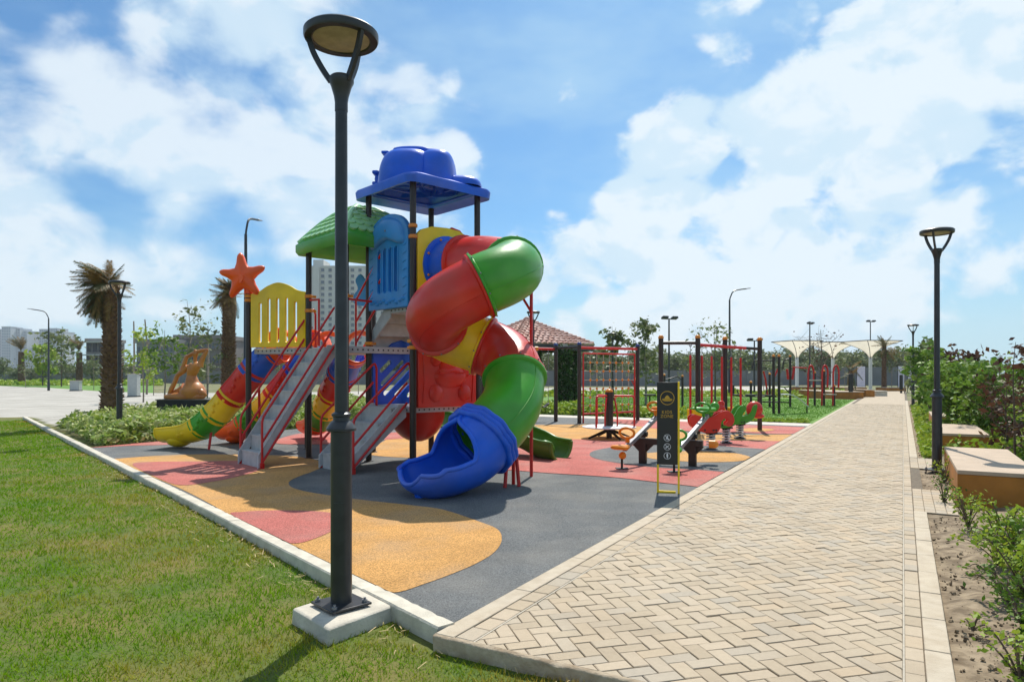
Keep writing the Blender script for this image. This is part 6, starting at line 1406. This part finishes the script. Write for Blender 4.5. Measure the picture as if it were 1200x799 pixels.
M_b1 = mat('pale_concrete_block', (.55,.54,.50), .85, .06, .1); M_win = mat('dark_window', (.10,.12,.14), .2, .2, .5); M_b2 = mat('bluish_tower_wall', (.48,.51,.55), .8, .06, .05); M_win2 = mat('blue_glass', (.22,.28,.36), .25, .1, .1)
M_b3 = mat('unfinished_concrete', (.30,.27,.25), .9, .15, .3); M_b4 = mat('grey_brown_building', (.24,.21,.19), .9, .12, .2)
t, w, h, x0_ = building('pale grey apartment block seen between the tower posts', 365, 470, 313, 340, M_b1, M_win, 18, 12, wfrac=.42, hfrac=.55, winfrom=3)
m = MB(); m.box((-w/2+2.6,9,h+2), (5.2,12,4.6)); m.build('lift_tower', M_b1, t); m = MB(); m.box((-w/2+2.6,-.6,h/2), (3.2,1.2,h)); m.build('pilaster', M_b1, t); m = MB(); m.box((-w/2+18,-.6,h/2), (1.5,1.2,h)); m.build('pilaster', M_b1, t)
for i, (a, b, y_, d) in enumerate(((-14,2,386,800),(2,13,383,790),(13,24,385,800),(24,32,388,805),(34,46,389,830),(46,57,386,820),(57,68,385,820),(68,76,389,830))):
    building(['leftmost tower block of the far cluster','tall far tower block at the left edge','far tower block left of the bare palm','narrow far tower block at the gap','first tower block right of the gap','second tower block right of the gap, behind the street light','third tower block right of the gap','rightmost tower block of the far cluster'][i], a, b-.6, y_, d, M_b2, M_win2, 17, 4, 20, .5, .6, name='tower_block', winfrom=2, bal=False)
t, w, h, x0_ = building('unfinished concrete building behind the leaning palm', 101, 122, 400, 170, M_b3, mat('dark_opening', (.05,.05,.055), .9), 3, 3, 9, .78, .72, name='unfinished_building')
for f in range(1,4): m = MB(); m.box((-.8,-.3,h*f/3-.1), (w+2.2,2.4,.28)); m.build('floor_slab', M_b1, t)
building('long grey-brown low building behind the sculpture', 205, 262, 397, 130, M_b4, M_win, 3, 12, 10, .4, .4, name='low_building'); building('grey block building between the lamp post and the sculpture', 160, 204, 402, 125, mat('mid_grey_wall', (.25,.25,.25), .9, .1, .2), M_win, 3, 8, 10, .4, .4, name='low_building')
building('low grey building seen beneath the play tower', 300, 470, 416, 135, M_b4, M_win, 2, 24, 10, .4, .4, name='low_building')
# thin scaffold-like pylons between the palm and the sculpture
for px, yt, lb in ((156,376,'slim timber pole behind the utility cabinet'),(172,374,'leaning timber pole left of the leafy sapling'),(243,385,'pale slim pole right of the sculpture')):
    d = 55; h = 1.6-LZ+(437-yt)*d/800; t = thing('timber_pole', lb, 'pole', (*at(px,d),LZ)); m = MB(); m.tube([(0,0,0),(.1,0,h*.5),(-.15 if px == 172 else .05,0,h)], [.09,.08,.05], 7); m.build('shaft', M_barkg, t, smooth=50)
    if px != 243: m = MB(); m.tube([(0,0,h*.2),(1.4,0,h*.75)], .05, 6); m.build('brace', M_barkg, t)

# ---- thin summer haze that pales the far towers
hz = MB(); hz.box((0,430,33), (1900,1000,68.5)); M_hz = bpy.data.materials.new('haze'); M_hz.use_nodes = True; n_ = M_hz.node_tree.nodes; n_.clear()
o_ = n_.new('ShaderNodeOutputMaterial'); v_ = n_.new('ShaderNodeVolumePrincipled'); v_.inputs['Color'].default_value = (.86,.92,1,1); v_.inputs['Density'].default_value = .00028; v_.inputs['Anisotropy'].default_value = .2
M_hz.node_tree.links.new(v_.outputs[0], o_.inputs['Volume']); hz.build('haze', M_hz, kind='stuff')
